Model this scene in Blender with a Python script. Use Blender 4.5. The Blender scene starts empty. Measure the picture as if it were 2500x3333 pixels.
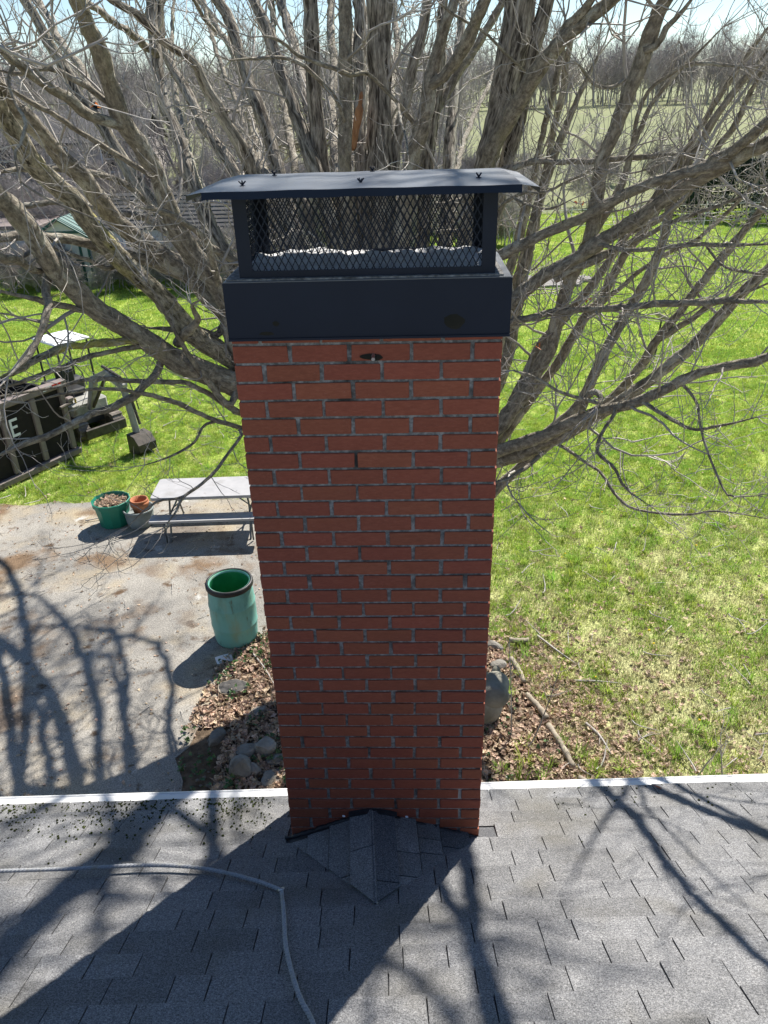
import bpy, math, random
import numpy as np
from mathutils import Vector, Matrix
random.seed(7)
RNG = np.random.default_rng(11)
R = math.radians
SC = bpy.context.scene
COL = SC.collection

# ------------------------------------------------------------------ camera
cd = bpy.data.cameras.new('camera')
cd.sensor_fit = 'VERTICAL'; cd.sensor_height = 36.0; cd.lens = 26.794
cd.clip_start = 0.05; cd.clip_end = 3000
cam = bpy.data.objects.new('camera', cd); COL.objects.link(cam)
PITCH, YAW, ROLL = R(28.477), R(-2.263), R(-1.708)
CAMPOS = Vector((0.1443, -2.567, 6.1352))
fw = Vector((math.sin(YAW)*math.cos(PITCH), math.cos(YAW)*math.cos(PITCH), -math.sin(PITCH)))
r0 = Vector((math.cos(YAW), -math.sin(YAW), 0)); u0 = r0.cross(fw)
rt = math.cos(ROLL)*r0 + math.sin(ROLL)*u0
up = -math.sin(ROLL)*r0 + math.cos(ROLL)*u0
mw = Matrix((rt, up, -fw)).transposed().to_4x4(); mw.translation = CAMPOS
cam.matrix_world = mw
SC.camera = cam

# ------------------------------------------------------------------ sky and sun
SUN_EL, SUN_AZ = R(48), R(27)           # azimuth measured from +Y towards +X
wd = bpy.data.worlds.new('World'); SC.world = wd; wd.use_nodes = True
nt = wd.node_tree; nt.nodes.clear()
sky = nt.nodes.new('ShaderNodeTexSky'); sky.sky_type = 'NISHITA'; sky.sun_disc = False
sky.sun_elevation = SUN_EL; sky.sun_rotation = SUN_AZ
sky.air_density = 1.0; sky.dust_density = 0.0; sky.ozone_density = 3.0
bg = nt.nodes.new('ShaderNodeBackground'); bg.inputs['Strength'].default_value = 0.07
wo = nt.nodes.new('ShaderNodeOutputWorld')
nt.links.new(sky.outputs[0], bg.inputs[0]); nt.links.new(bg.outputs[0], wo.inputs[0])
sl = bpy.data.lights.new('sun', 'SUN'); sl.energy = 4.9; sl.angle = R(0.53); sl.color = (1.0, 0.95, 0.87)
sun = bpy.data.objects.new('sun', sl); COL.objects.link(sun)
SUND = Vector((math.sin(SUN_AZ)*math.cos(SUN_EL), math.cos(SUN_AZ)*math.cos(SUN_EL), math.sin(SUN_EL)))
sun.rotation_euler = SUND.to_track_quat('Z', 'Y').to_euler(); sun.location = (20, 40, 40)
vs = SC.view_settings
vs.view_transform = 'Standard'; vs.look = 'None'; vs.gamma = 1; vs.use_curve_mapping = False
vs.exposure = 1.0
SC.cycles.max_bounces = 8; SC.cycles.transparent_max_bounces = 8

# ------------------------------------------------------------------ materials
def mk(name, cols, scale=5.0, detail=6, rough=0.8, bump=0.0, bscale=None, bdist=0.01, coord='Object', rnd=0.0,
       stretch=(1, 1, 1), spots=(), metal=0.0, trans=0.0, spec=0.4, fine=None, hue=0.0, ygrad=None):
    m = bpy.data.materials.new(name); m.use_nodes = True
    t = m.node_tree; N = t.nodes; Lk = t.links
    bs = N['Principled BSDF']; out = N['Material Output']
    bs.inputs['Roughness'].default_value = rough; bs.inputs['Metallic'].default_value = metal
    bs.inputs['Specular IOR Level'].default_value = spec
    if coord == 'World':
        g = N.new('ShaderNodeNewGeometry'); co = g.outputs['Position']
    elif coord == 'bark':
        a = N.new('ShaderNodeAttribute'); a.attribute_name = 'bark'; co = a.outputs['Vector']
    else:
        tc = N.new('ShaderNodeTexCoord'); co = tc.outputs[coord]
    oi = N.new('ShaderNodeObjectInfo')
    mp = N.new('ShaderNodeMapping'); mp.inputs['Scale'].default_value = stretch
    Lk.new(co, mp.inputs['Vector'])
    if coord not in ('World', 'bark'):        # look-alike copies do not repeat one pattern
        av = N.new('ShaderNodeVectorMath'); av.operation = 'MULTIPLY_ADD'
        cx = N.new('ShaderNodeCombineXYZ'); Lk.new(oi.outputs['Random'], cx.inputs[0]); Lk.new(oi.outputs['Random'], cx.inputs[2])
        Lk.new(cx.outputs[0], av.inputs[0]); av.inputs[1].default_value = (37, 0, 53); Lk.new(mp.outputs[0], av.inputs[2])
        vec = av.outputs[0]
    else:
        vec = mp.outputs[0]
    def noise(s, d=6, r=0.55):
        n = N.new('ShaderNodeTexNoise'); n.inputs['Scale'].default_value = s; n.inputs['Detail'].default_value = d
        n.inputs['Roughness'].default_value = r; Lk.new(vec, n.inputs['Vector']); return n.outputs[0]
    def ramp(fac, stops):
        r = N.new('ShaderNodeValToRGB'); e = r.color_ramp.elements
        while len(e) < len(stops): e.new(0.5)
        for k, (p, c) in enumerate(stops):
            e[k].position = p; e[k].color = (*c, 1) if not isinstance(c, (int, float)) else (c, c, c, 1)
        Lk.new(fac, r.inputs[0]); return r.outputs[0]
    def mix(fac, a, b, mode='MIX'):
        x = N.new('ShaderNodeMix'); x.data_type = 'RGBA'; x.blend_type = mode
        if isinstance(fac, float): x.inputs[0].default_value = fac
        else: Lk.new(fac, x.inputs[0])
        Lk.new(a, x.inputs[6])
        if isinstance(b, tuple): x.inputs[7].default_value = (*b, 1)
        else: Lk.new(b, x.inputs[7])
        return x.outputs[2]
    if len(cols) == 1: cols = [cols[0], cols[0]]
    if not isinstance(cols[0][1], (tuple, list)):
        n = len(cols); cols = [(0.3 + 0.4*k/(n-1), c) for k, c in enumerate(cols)]
    c = ramp(noise(scale, detail), cols)
    for sp in spots:   # (colour, scale, lo, hi)
        c = mix(ramp(noise(sp[1], 5), [(sp[2], 0.0), (sp[3], 1.0)]), c, sp[0])
    if ygrad:          # (colour, y where it is full, y where it is gone), broken up by noise
        sx = N.new('ShaderNodeSeparateXYZ'); Lk.new(co, sx.inputs[0]); ny_ = N.new('ShaderNodeMath'); ny_.operation = 'MULTIPLY_ADD'
        Lk.new(noise(0.8, 6), ny_.inputs[0]); ny_.inputs[1].default_value = 9.0; Lk.new(sx.outputs[1], ny_.inputs[2])
        mr_ = N.new('ShaderNodeMapRange'); mr_.inputs[1].default_value = ygrad[1]+4.5; mr_.inputs[2].default_value = ygrad[2]+4.5; mr_.inputs[3].default_value = 0.7; mr_.inputs[4].default_value = 0.0
        Lk.new(ny_.outputs[0], mr_.inputs[0]); c = mix(mr_.outputs[0], c, ygrad[0])
    if fine:           # (scale, amount)
        c = mix(fine[1], c, ramp(noise(fine[0], 2), [(0.3, 0.0), (0.7, 1.0)]), 'OVERLAY')
    if rnd or hue:
        h = N.new('ShaderNodeHueSaturation')
        mr = N.new('ShaderNodeMapRange'); mr.inputs[3].default_value = 1-rnd; mr.inputs[4].default_value = 1+rnd
        Lk.new(oi.outputs['Random'], mr.inputs[0]); Lk.new(mr.outputs[0], h.inputs['Value'])
        if hue:
            m2 = N.new('ShaderNodeMath'); m2.operation = 'MULTIPLY'; m2.inputs[1].default_value = 7.31; Lk.new(oi.outputs['Random'], m2.inputs[0])
            m3 = N.new('ShaderNodeMath'); m3.operation = 'FRACT'; Lk.new(m2.outputs[0], m3.inputs[0])
            m4 = N.new('ShaderNodeMapRange'); m4.inputs[3].default_value = 0.5-hue; m4.inputs[4].default_value = 0.5+hue
            Lk.new(m3.outputs[0], m4.inputs[0]); Lk.new(m4.outputs[0], h.inputs['Hue'])
        Lk.new(c, h.inputs['Color']); c = h.outputs[0]
    Lk.new(c, bs.inputs['Base Color'])
    if bump:
        b = N.new('ShaderNodeBump'); b.inputs['Strength'].default_value = bump; b.inputs['Distance'].default_value = bdist
        Lk.new(noise(bscale or scale*3, 8, 0.65), b.inputs['Height']); Lk.new(b.outputs[0], bs.inputs['Normal'])
    if trans:
        tr = N.new('ShaderNodeBsdfTranslucent'); Lk.new(c, tr.inputs[0])
        ms = N.new('ShaderNodeMixShader'); ms.inputs[0].default_value = trans
        Lk.new(bs.outputs[0], ms.inputs[1]); Lk.new(tr.outputs[0], ms.inputs[2]); Lk.new(ms.outputs[0], out.inputs[0])
    return m

MAT = dict(
    brick=mk('brick_face', [(0.235, 0.062, 0.033), (0.268, 0.073, 0.039), (0.31, 0.09, 0.05)], scale=9, rough=0.75, bump=0.35, bscale=90, bdist=0.003, rnd=0.08, hue=0.004,
             spots=[((0.36, 0.2, 0.16), 14, 0.62, 0.85), ((0.12, 0.045, 0.03), 5, 0.68, 0.85)], fine=(260, 0.12)),
    mortar=mk('mortar', [(0.11, 0.106, 0.1), (0.23, 0.223, 0.213), (0.42, 0.41, 0.39)], scale=60, detail=8, rough=0.95, bump=0.9, bscale=140, bdist=0.008, coord='World',
              spots=[((0.05, 0.047, 0.043), 8, 0.54, 0.68), ((0.5, 0.49, 0.47), 4, 0.62, 0.72)]),
    shingle=mk('asphalt_shingle', [(0.12, 0.12, 0.124), (0.165, 0.165, 0.168), (0.225, 0.223, 0.222)], scale=110, detail=3, rough=0.95, bump=0.6, bscale=420, bdist=0.002, coord='World', rnd=0.16,
               spots=[((0.13, 0.125, 0.115), 3.0, 0.5, 0.75)], fine=(210, 0.6), spec=0.25),
    shingle_dark=mk('dark_shingle', [(0.06, 0.063, 0.07), (0.095, 0.098, 0.104), (0.14, 0.14, 0.145)], scale=150, detail=3, rough=0.95, bump=0.6, bscale=420, bdist=0.002, coord='World', rnd=0.15, fine=(210, 0.6), spec=0.25,
               spots=[((0.1, 0.1, 0.06), 6, 0.62, 0.8)]),
    lichen=mk('pale_lichen', [(0.3, 0.31, 0.28), (0.45, 0.45, 0.42)], scale=40, rough=0.95),
    tar=mk('roof_tar', [(0.012, 0.012, 0.014), (0.03, 0.03, 0.034)], scale=30, rough=0.5, bump=0.5, bscale=60),
    white_metal=mk('white_gutter_paint', [(0.62, 0.62, 0.62), (0.76, 0.76, 0.75)], scale=6, rough=0.45, spots=[((0.45, 0.43, 0.4), 7, 0.54, 0.72), ((0.2, 0.17, 0.13), 30, 0.68, 0.74)], stretch=(0.3, 2, 1), coord='World'),
    black_paint=mk('black_powder_coat', [(0.006, 0.011, 0.024), (0.009, 0.016, 0.033)], scale=3, rough=0.5, bump=0.1, bscale=500, bdist=0.001, spec=0.25),
    lid_paint=mk('weathered_black_paint', [(0.115, 0.125, 0.14), (0.15, 0.16, 0.175)], scale=4, rough=0.36, bump=0.1, bscale=300, bdist=0.001, spec=0.6),
    soot=mk('dull_smudge', [(0.022, 0.022, 0.018), (0.032, 0.03, 0.024)], scale=20, rough=0.95, spec=0.1),
    crown=mk('mortar_crown', [(0.55, 0.55, 0.56), (0.68, 0.68, 0.69), (0.78, 0.78, 0.78)], scale=18, rough=0.9, bump=0.7, bscale=40, bdist=0.01, spots=[((0.2, 0.2, 0.21), 9, 0.62, 0.75)]),
    steel=mk('galvanised_steel', [(0.45, 0.45, 0.46), (0.6, 0.6, 0.6)], scale=30, rough=0.35, metal=0.9),
    rope=mk('braided_rope', [(0.22, 0.23, 0.25), (0.4, 0.41, 0.42)], scale=160, rough=0.95, bump=0.7, bscale=220, bdist=0.003, coord='World', spots=[((0.3, 0.28, 0.2), 14, 0.5, 0.8)]),
    bark=mk('maple_bark', [(0.38, (0.07, 0.06, 0.05)), (0.5, (0.27, 0.24, 0.2)), (0.64, (0.44, 0.4, 0.34))], scale=34, detail=9, rough=0.95, bump=1.0, bscale=30, bdist=0.05, coord='bark', stretch=(1, 1, 0.16),
            spots=[((0.46, 0.44, 0.39), 5, 0.58, 0.7), ((0.3, 0.27, 0.19), 2.6, 0.6, 0.74), ((0.035, 0.03, 0.025), 26, 0.62, 0.68)], fine=(120, 0.4), spec=0.15),
    bark_smooth=mk('smooth_maple_bark', [(0.34, (0.15, 0.132, 0.108)), (0.5, (0.27, 0.24, 0.197)), (0.66, (0.4, 0.365, 0.3))], scale=30, detail=9, rough=0.92, bump=1.0, bscale=26, bdist=0.05, coord='bark', stretch=(1, 1, 0.5),
            spots=[((0.47, 0.45, 0.39), 8, 0.57, 0.66), ((0.32, 0.29, 0.2), 3, 0.6, 0.74), ((0.07, 0.06, 0.048), 20, 0.66, 0.74)], fine=(110, 0.25), spec=0.2),
    bark_mossy=mk('mossy_maple_bark', [(0.36, (0.1, 0.088, 0.066)), (0.5, (0.25, 0.225, 0.17)), (0.64, (0.4, 0.36, 0.28))], scale=30, detail=9, rough=0.95, bump=0.9, bscale=32, bdist=0.03, coord='bark', stretch=(1, 1, 0.4),
            spots=[((0.36, 0.33, 0.1), 3.2, 0.54, 0.66), ((0.44, 0.42, 0.36), 8, 0.58, 0.68), ((0.05, 0.043, 0.034), 22, 0.62, 0.68)], fine=(110, 0.35), spec=0.2),
    twig=mk('maple_twig', [(0.22, 0.195, 0.175), (0.36, 0.33, 0.3), (0.5, 0.47, 0.43)], scale=2.5, rough=0.7, coord='World', spec=0.35),
    far_bark=mk('woodland_bark', [(0.24, 0.215, 0.21), (0.4, 0.37, 0.36)], scale=1.2, rough=0.9, rnd=0.3, spec=0.2),
    lawn=mk('lawn_soil_and_turf', [(0.32, (0.23, 0.31, 0.055)), (0.5, (0.31, 0.385, 0.075)), (0.64, (0.38, 0.43, 0.12))], scale=0.9, detail=8, rough=0.95, bump=0.8, bscale=16, bdist=0.05, coord='World', fine=(30, 0.5),
            ygrad=((0.42, 0.385, 0.24), 4.0, 11), spots=[((0.31, 0.31, 0.1), 0.33, 0.56, 0.72), ((0.36, 0.3, 0.2), 1.3, 0.66, 0.76)], spec=0.1),
    dirt=mk('leaf_mould_soil', [(0.06, 0.045, 0.032), (0.13, 0.095, 0.065), (0.2, 0.15, 0.105)], scale=9, detail=8, rough=1.0, bump=0.9, bscale=40, bdist=0.03, coord='World', spec=0.1),
    asphalt=mk('old_asphalt', [(0.34, (0.19, 0.178, 0.16)), (0.5, (0.255, 0.24, 0.215)), (0.66, (0.33, 0.31, 0.275))], scale=0.8, detail=9, rough=0.92, bump=0.5, bscale=70, bdist=0.006, coord='World', fine=(75, 0.45),
               spots=[((0.34, 0.28, 0.19), 0.75, 0.5, 0.66), ((0.17, 0.115, 0.072), 0.9, 0.53, 0.63), ((0.1, 0.065, 0.04), 3.1, 0.6, 0.7), ((0.15, 0.145, 0.138), 0.45, 0.58, 0.74), ((0.47, 0.46, 0.43), 2.3, 0.66, 0.74), ((0.12, 0.09, 0.06), 9, 0.66, 0.72)], spec=0.2),
    gravel=mk('gravel_bed', [(0.16, 0.15, 0.14), (0.33, 0.31, 0.29)], scale=14, rough=0.95, bump=0.8, bscale=20, bdist=0.04, coord='World'),
    field=mk('dry_field', [(0.16, 0.18, 0.075), (0.21, 0.22, 0.1)], scale=0.05, rough=1, coord='World'),
    grass=mk('grass_blade', [(0.26, 0.4, 0.05), (0.36, 0.48, 0.09)], scale=1.5, rough=0.6, rnd=0.3, hue=0.03, trans=0.45, spec=0.3),
    grass_dry=mk('dry_grass', [(0.4, 0.38, 0.18), (0.5, 0.47, 0.28)], scale=1.5, rough=0.7, rnd=0.3, hue=0.03, trans=0.35, spec=0.2),
    leaf=mk('dead_leaf', [(0.28, 0.19, 0.13), (0.47, 0.35, 0.25), (0.62, 0.5, 0.4)], scale=3, rough=0.8, rnd=0.45, hue=0.02, trans=0.25, spec=0.25),
    ivy=mk('ivy_leaf', [(0.035, 0.075, 0.022), (0.06, 0.13, 0.035)], scale=4, rough=0.4, rnd=0.4, hue=0.03, trans=0.15),
    moss=mk('roof_moss', [(0.018, 0.02, 0.012), (0.05, 0.065, 0.012)], scale=8, rough=1, rnd=0.4, bump=0.6, bscale=60, coord='World', spec=0.1),
    red_leaf=mk('red_leaf', [(0.42, 0.09, 0.03), (0.5, 0.15, 0.05)], scale=30, rough=0.6, trans=0.2),
    orange_leaf=mk('orange_leaf', [(0.6, 0.2, 0.04), (0.55, 0.12, 0.03)], scale=30, rough=0.6, trans=0.4),
    drum=mk('teal_drum_plastic', [(0.15, 0.37, 0.32), (0.19, 0.44, 0.385)], scale=2.2, rough=0.5, spots=[((0.23, 0.31, 0.2), 5, 0.52, 0.74), ((0.08, 0.21, 0.17), 3, 0.56, 0.74), ((0.09, 0.1, 0.06), 12, 0.62, 0.72)], bump=0.1, bscale=30, stretch=(1, 1, 0.35)),
    drum_in=mk('green_drum_inside', [(0.015, 0.16, 0.06), (0.03, 0.24, 0.1)], scale=6, rough=0.4),
    rubber=mk('black_rubber', [(0.012, 0.012, 0.013), (0.024, 0.024, 0.024)], scale=12, rough=0.5),
    pot_green=mk('green_planter_plastic', [(0.012, 0.17, 0.11), (0.02, 0.22, 0.145)], scale=4, rough=0.4),
    pot_grey=mk('grey_tub', [(0.16, 0.19, 0.19), (0.24, 0.27, 0.265)], scale=9, rough=0.7, bump=0.2),
    terracotta=mk('terracotta', [(0.36, 0.13, 0.06), (0.46, 0.19, 0.095)], scale=9, rough=0.85, bump=0.2),
    plastic_white=mk('table_plastic', [(0.3, 0.297, 0.3), (0.38, 0.372, 0.376)], scale=5, rough=0.55, bump=0.15, bscale=60, spots=[((0.24, 0.23, 0.22), 3, 0.56, 0.75), ((0.16, 0.14, 0.11), 14, 0.66, 0.74)]),
    tube=mk('grey_tube_steel', [(0.1, 0.105, 0.11), (0.15, 0.155, 0.16)], scale=10, rough=0.35, metal=0.6),
    dump=mk('brown_container_paint', [(0.014, 0.012, 0.012), (0.026, 0.021, 0.02)], scale=3, rough=0.7, spec=0.15, spots=[((0.045, 0.034, 0.03), 2, 0.6, 0.78)], bump=0.2),
    dump_rail=mk('lit_brown_paint', [(0.15, 0.118, 0.108), (0.24, 0.195, 0.178)], scale=4, rough=0.65, spots=[((0.09, 0.06, 0.05), 4, 0.6, 0.7)], bump=0.2),  # sunlight on the container's ribs and rails is put into this paler colour
    white_sign=mk('white_paint', [(0.72, 0.74, 0.76), (0.8, 0.8, 0.8)], scale=4, rough=0.5),
    red_tape=mk('red_reflective', [(0.6, 0.02, 0.02), (0.65, 0.03, 0.03)], scale=4, rough=0.35),
    yellow=mk('yellow_paint', [(0.65, 0.45, 0.03), (0.6, 0.4, 0.03)], scale=4, rough=0.5),
    machine=mk('dirty_white_machine', [(0.24, 0.235, 0.21), (0.4, 0.39, 0.36)], scale=6, rough=0.55, spots=[((0.2, 0.16, 0.11), 4, 0.55, 0.7)]),
    machine_dark=mk('dark_machine', [(0.02, 0.022, 0.025), (0.05, 0.05, 0.05)], scale=6, rough=0.5),
    rusty=mk('worn_steel', [(0.04, 0.035, 0.03), (0.1, 0.085, 0.07)], scale=9, rough=0.6, metal=0.3),
    mud_track=mk('muddy_track', [(0.1, 0.085, 0.07), (0.24, 0.21, 0.18)], scale=14, rough=0.9, bump=0.4),
    rock=mk('field_stone', [(0.122, 0.112, 0.0936), (0.202, 0.187, 0.162), (0.274, 0.259, 0.23)], scale=6, rough=0.95, bump=0.7, bscale=22, bdist=0.03, rnd=0.2, spots=[((0.072, 0.0684, 0.0504), 5, 0.6, 0.75)]),
    concrete=mk('weathered_concrete', [(0.13, 0.125, 0.1), (0.2, 0.19, 0.16), (0.28, 0.27, 0.235)], scale=6, rough=0.9, bump=0.3, bscale=40, bdist=0.01, spots=[((0.11, 0.115, 0.08), 4, 0.55, 0.72)]),
    log=mk('weathered_log', [(0.2, 0.165, 0.12), (0.38, 0.33, 0.26)], scale=9, rough=0.95, bump=0.6, stretch=(0.2, 1, 1), bscale=30, bdist=0.02),
    stump=mk('grey_cut_wood', [(0.05, 0.048, 0.046), (0.1, 0.095, 0.09)], scale=16, rough=0.95, bump=0.5, bscale=30),
    paper=mk('white_paper', [(0.75, 0.75, 0.76), (0.82, 0.82, 0.82)], scale=6, rough=0.6),
    siding_beige=mk('beige_siding', [(0.42, 0.37, 0.35), (0.5, 0.45, 0.43)], scale=0.8, rough=0.6, rnd=0.05),
    siding_white=mk('white_siding', [(0.42, 0.45, 0.48), (0.52, 0.54, 0.56)], scale=1.2, rough=0.6, rnd=0.05, spots=[((0.45, 0.44, 0.42), 1.4, 0.58, 0.75)]),
    cream=mk('cream_paint', [(0.58, 0.58, 0.5), (0.66, 0.66, 0.58)], scale=1.2, rough=0.6),
    green_trim=mk('green_trim_paint', [(0.008, 0.07, 0.055), (0.012, 0.095, 0.075)], scale=3, rough=0.45),
    green_metal=mk('green_metal_roof', [(0.025, 0.1, 0.088), (0.04, 0.14, 0.125)], scale=3, rough=0.55, metal=0.0),
    roof_grey=mk('grey_roof_shingle', [(0.055, 0.054, 0.055), (0.09, 0.088, 0.088)], scale=6, rough=0.9, rnd=0.2),
    plank=mk('tan_planks', [(0.33, 0.26, 0.17), (0.42, 0.34, 0.24)], scale=3, rough=0.85, rnd=0.15),
    glass=mk('window_glass', [(0.02, 0.025, 0.03), (0.035, 0.04, 0.045)], scale=2, rough=0.08, spec=0.8),
    conifer=mk('evergreen_needles', [(0.01, 0.03, 0.014), (0.025, 0.06, 0.025)], scale=3, rough=0.8, rnd=0.3),
    wood_raw=mk('split_wood', [(0.2, 0.09, 0.045), (0.42, 0.24, 0.13)], scale=20, rough=0.9, stretch=(1, 1, 0.15), bump=0.5),
    wire=mk('fence_tape', [(0.6, 0.6, 0.6), (0.7, 0.7, 0.7)], scale=3, rough=0.5),
    yellow_flower=mk('dandelion', [(0.75, 0.55, 0.01), (0.8, 0.6, 0.02)], scale=3, rough=0.7, trans=0.2),
)

# ------------------------------------------------------------------ mesh helpers
class MB:
    """collects vertices and faces; build() links them as ONE mesh object"""
    def __init__(s): s.v = []; s.f = []; s.n = 0; s.attr = None
    def add(s, v, f):
        v = np.asarray(v, float).reshape(-1, 3); s.v.append(v)
        s.f += [tuple(i + s.n for i in q) for q in f]; s.n += len(v); return s
    def box(s, c, d, rot=None, taper=None):
        x, y, z = (k/2 for k in d)
        v = np.array([(a*x, b*y, e*z) for e in (-1, 1) for a, b in ((-1, -1), (1, -1), (1, 1), (-1, 1))], float)
        if taper: v[4:, :2] *= taper
        if rot is not None: v = v @ np.array(rot.to_3x3()).T
        return s.add(v + np.array(c), [(3, 2, 1, 0), (4, 5, 6, 7), (0, 1, 5, 4), (1, 2, 6, 5), (2, 3, 7, 6), (3, 0, 4, 7)])
    def bbox(s, c, d, b=0.01, rot=None):
        """box with chamfered edges"""
        x, y, z = (k/2 for k in d)
        v = []; idx = {}
        for sx in (-1, 1):
            for sy in (-1, 1):
                for sz in (-1, 1):
                    for ax in range(3):
                        p = [sx*(x-b), sy*(y-b), sz*(z-b)]; p[ax] = (sx*x, sy*y, sz*z)[ax]
                        idx[(sx, sy, sz, ax)] = len(v); v.append(p)
        f = []
        for ax in range(3):
            o = [k for k in range(3) if k != ax]
            for sg in (-1, 1):
                q = []
                for a, e in ((-1, -1), (1, -1), (1, 1), (-1, 1)):
                    k = [0, 0, 0]; k[ax] = sg; k[o[0]] = a; k[o[1]] = e; q.append(idx[(*k, ax)])
                if (sg > 0) == (ax == 1): q.reverse()
                f.append(q)
        for ax in range(3):          # edge chamfers, along axis ax
            o = [k for k in range(3) if k != ax]
            for a in (-1, 1):
                for e in (-1, 1):
                    k1 = [0, 0, 0]; k2 = [0, 0, 0]
                    k1[ax] = -1; k2[ax] = 1; k1[o[0]] = k2[o[0]] = a; k1[o[1]] = k2[o[1]] = e
                    f.append([idx[(*k1, o[0])], idx[(*k2, o[0])], idx[(*k2, o[1])], idx[(*k1, o[1])]])
        for sx in (-1, 1):
            for sy in (-1, 1):
                for sz in (-1, 1): f.append([idx[(sx, sy, sz, 0)], idx[(sx, sy, sz, 1)], idx[(sx, sy, sz, 2)]])
        v = np.array(v)
        if rot is not None: v = v @ np.array(rot.to_3x3()).T
        return s.add(v + np.array(c), f)
    def tube(s, pts, rad, k=8, cap=True):
        pts = np.asarray(pts, float); n = len(pts)
        rad = np.full(n, rad, float) if np.isscalar(rad) else np.asarray(rad, float)
        T = np.gradient(pts, axis=0); T /= np.linalg.norm(T, axis=1)[:, None] + 1e-9
        ref = np.array([0, 0, 1.0]) if abs(T[0][2]) < 0.9 else np.array([1.0, 0, 0])
        V = []
        a = np.linspace(0, 2*np.pi, k, endpoint=False)
        u = np.cross(T[0], ref)
        for i in range(n):
            u = u - T[i]*(u @ T[i]); u /= np.linalg.norm(u) + 1e-9; w = np.cross(T[i], u)
            V.append(pts[i] + rad[i]*(np.cos(a)[:, None]*u + np.sin(a)[:, None]*w))
        f = [(i*k+j, i*k+(j+1) % k, (i+1)*k+(j+1) % k, (i+1)*k+j) for i in range(n-1) for j in range(k)]
        if cap: f += [tuple(range(k-1, -1, -1)), tuple((n-1)*k+j for j in range(k))]
        return s.add(np.concatenate(V), f)
    def lathe(s, prof, k=24, c=(0, 0, 0), sq=(1, 1)):
        prof = np.array(prof, float); n = len(prof); a = np.linspace(0, 2*np.pi, k, endpoint=False)
        v = np.stack([np.outer(prof[:, 0], np.cos(a))*sq[0], np.outer(prof[:, 0], np.sin(a))*sq[1], np.outer(prof[:, 1], np.ones(k))], -1).reshape(-1, 3) + np.array(c)
        f = [(i*k+j, i*k+(j+1) % k, (i+1)*k+(j+1) % k, (i+1)*k+j) for i in range(n-1) for j in range(k)]
        return s.add(v, f)
    def prism(s, poly, z0, z1):
        n = len(poly); v = [(x, y, z0) for x, y in poly] + [(x, y, z1) for x, y in poly]
        return s.add(v, [tuple(range(n-1, -1, -1)), tuple(range(n, 2*n))] + [(i, (i+1) % n, n+(i+1) % n, n+i) for i in range(n)])
    def blob(s, c, d, amp=0.2, seed=0, sub=2, flat=True):
        import bmesh
        bm = bmesh.new(); bmesh.ops.create_icosphere(bm, subdivisions=sub, radius=1)
        r = np.random.default_rng(seed); ks = r.normal(size=(7, 3))*1.6; ph = r.uniform(0, 6, 7)
        P = np.array([q.co[:] for q in bm.verts]); F = [tuple(q.index for q in g.verts) for g in bm.faces]; bm.free()
        P = P*(1 + amp*np.sin(P @ ks.T + ph).mean(1)*2.2)[:, None]
        if flat:
            for q in range(9):
                nn = r.normal(size=3); nn /= np.linalg.norm(nn); h = r.uniform(0.62, 0.85); e = P @ nn - h
                P = P - np.maximum(e, 0)[:, None]*nn
        a = r.uniform(0, 6.28); ca, sa = math.cos(a)*0, 0
        return s.add(P*np.array(d) + np.array(c), F)
    def build(s, name, mat, parent=None, smooth=False, link=True, loc=None):
        me = bpy.data.meshes.new(name)
        V = np.concatenate(s.v) if s.v else np.zeros((0, 3))
        me.from_pydata(V.tolist(), [], s.f); me.update()
        if s.attr is not None:
            at = me.attributes.new('bark', 'FLOAT_VECTOR', 'POINT'); at.data.foreach_set('vector', np.asarray(s.attr, np.float32).ravel())
        if smooth: me.polygons.foreach_set('use_smooth', np.ones(len(me.polygons), bool))
        me.materials.append(MAT[mat] if isinstance(mat, str) else mat)
        o = bpy.data.objects.new(name, me)
        if link: COL.objects.link(o)
        if parent: o.parent = parent
        if loc is not None: o.location = loc
        return o

def fastmesh(name, V, F, mat, attr=None, smooth=False):
    """big triangle or quad mesh straight from numpy arrays"""
    me = bpy.data.meshes.new(name); k = F.shape[1]
    me.vertices.add(len(V)); me.vertices.foreach_set('co', np.asarray(V, np.float32).ravel())
    me.loops.add(F.size); me.loops.foreach_set('vertex_index', F.astype(np.int32).ravel())
    me.polygons.add(len(F)); me.polygons.foreach_set('loop_start', np.arange(0, F.size, k, dtype=np.int32))
    if smooth: me.polygons.foreach_set('use_smooth', np.ones(len(F), bool))
    me.update(calc_edges=True)
    if attr is not None:
        at = me.attributes.new('bark', 'FLOAT_VECTOR', 'POINT'); at.data.foreach_set('vector', np.asarray(attr, np.float32).ravel())
    me.materials.append(MAT[mat] if isinstance(mat, str) else mat)
    return me

def tag(o, label=None, cat=None, group=None, kind=None):
    if label: o['label'] = label
    if cat: o['category'] = cat
    if group: o['group'] = group
    if kind: o['kind'] = kind
    return o
def thing(name, label, cat, loc=(0, 0, 0), rz=0.0, group=None):
    o = bpy.data.objects.new(name, None); o.empty_display_size = 0.2; COL.objects.link(o)
    o.location = loc; o.rotation_euler = (0, 0, rz)
    return tag(o, label, cat, group)
def objof(name, me, parent=None, loc=(0, 0, 0)):
    o = bpy.data.objects.new(name, me); COL.objects.link(o); o.location = loc
    if parent: o.parent = parent
    return o

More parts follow.
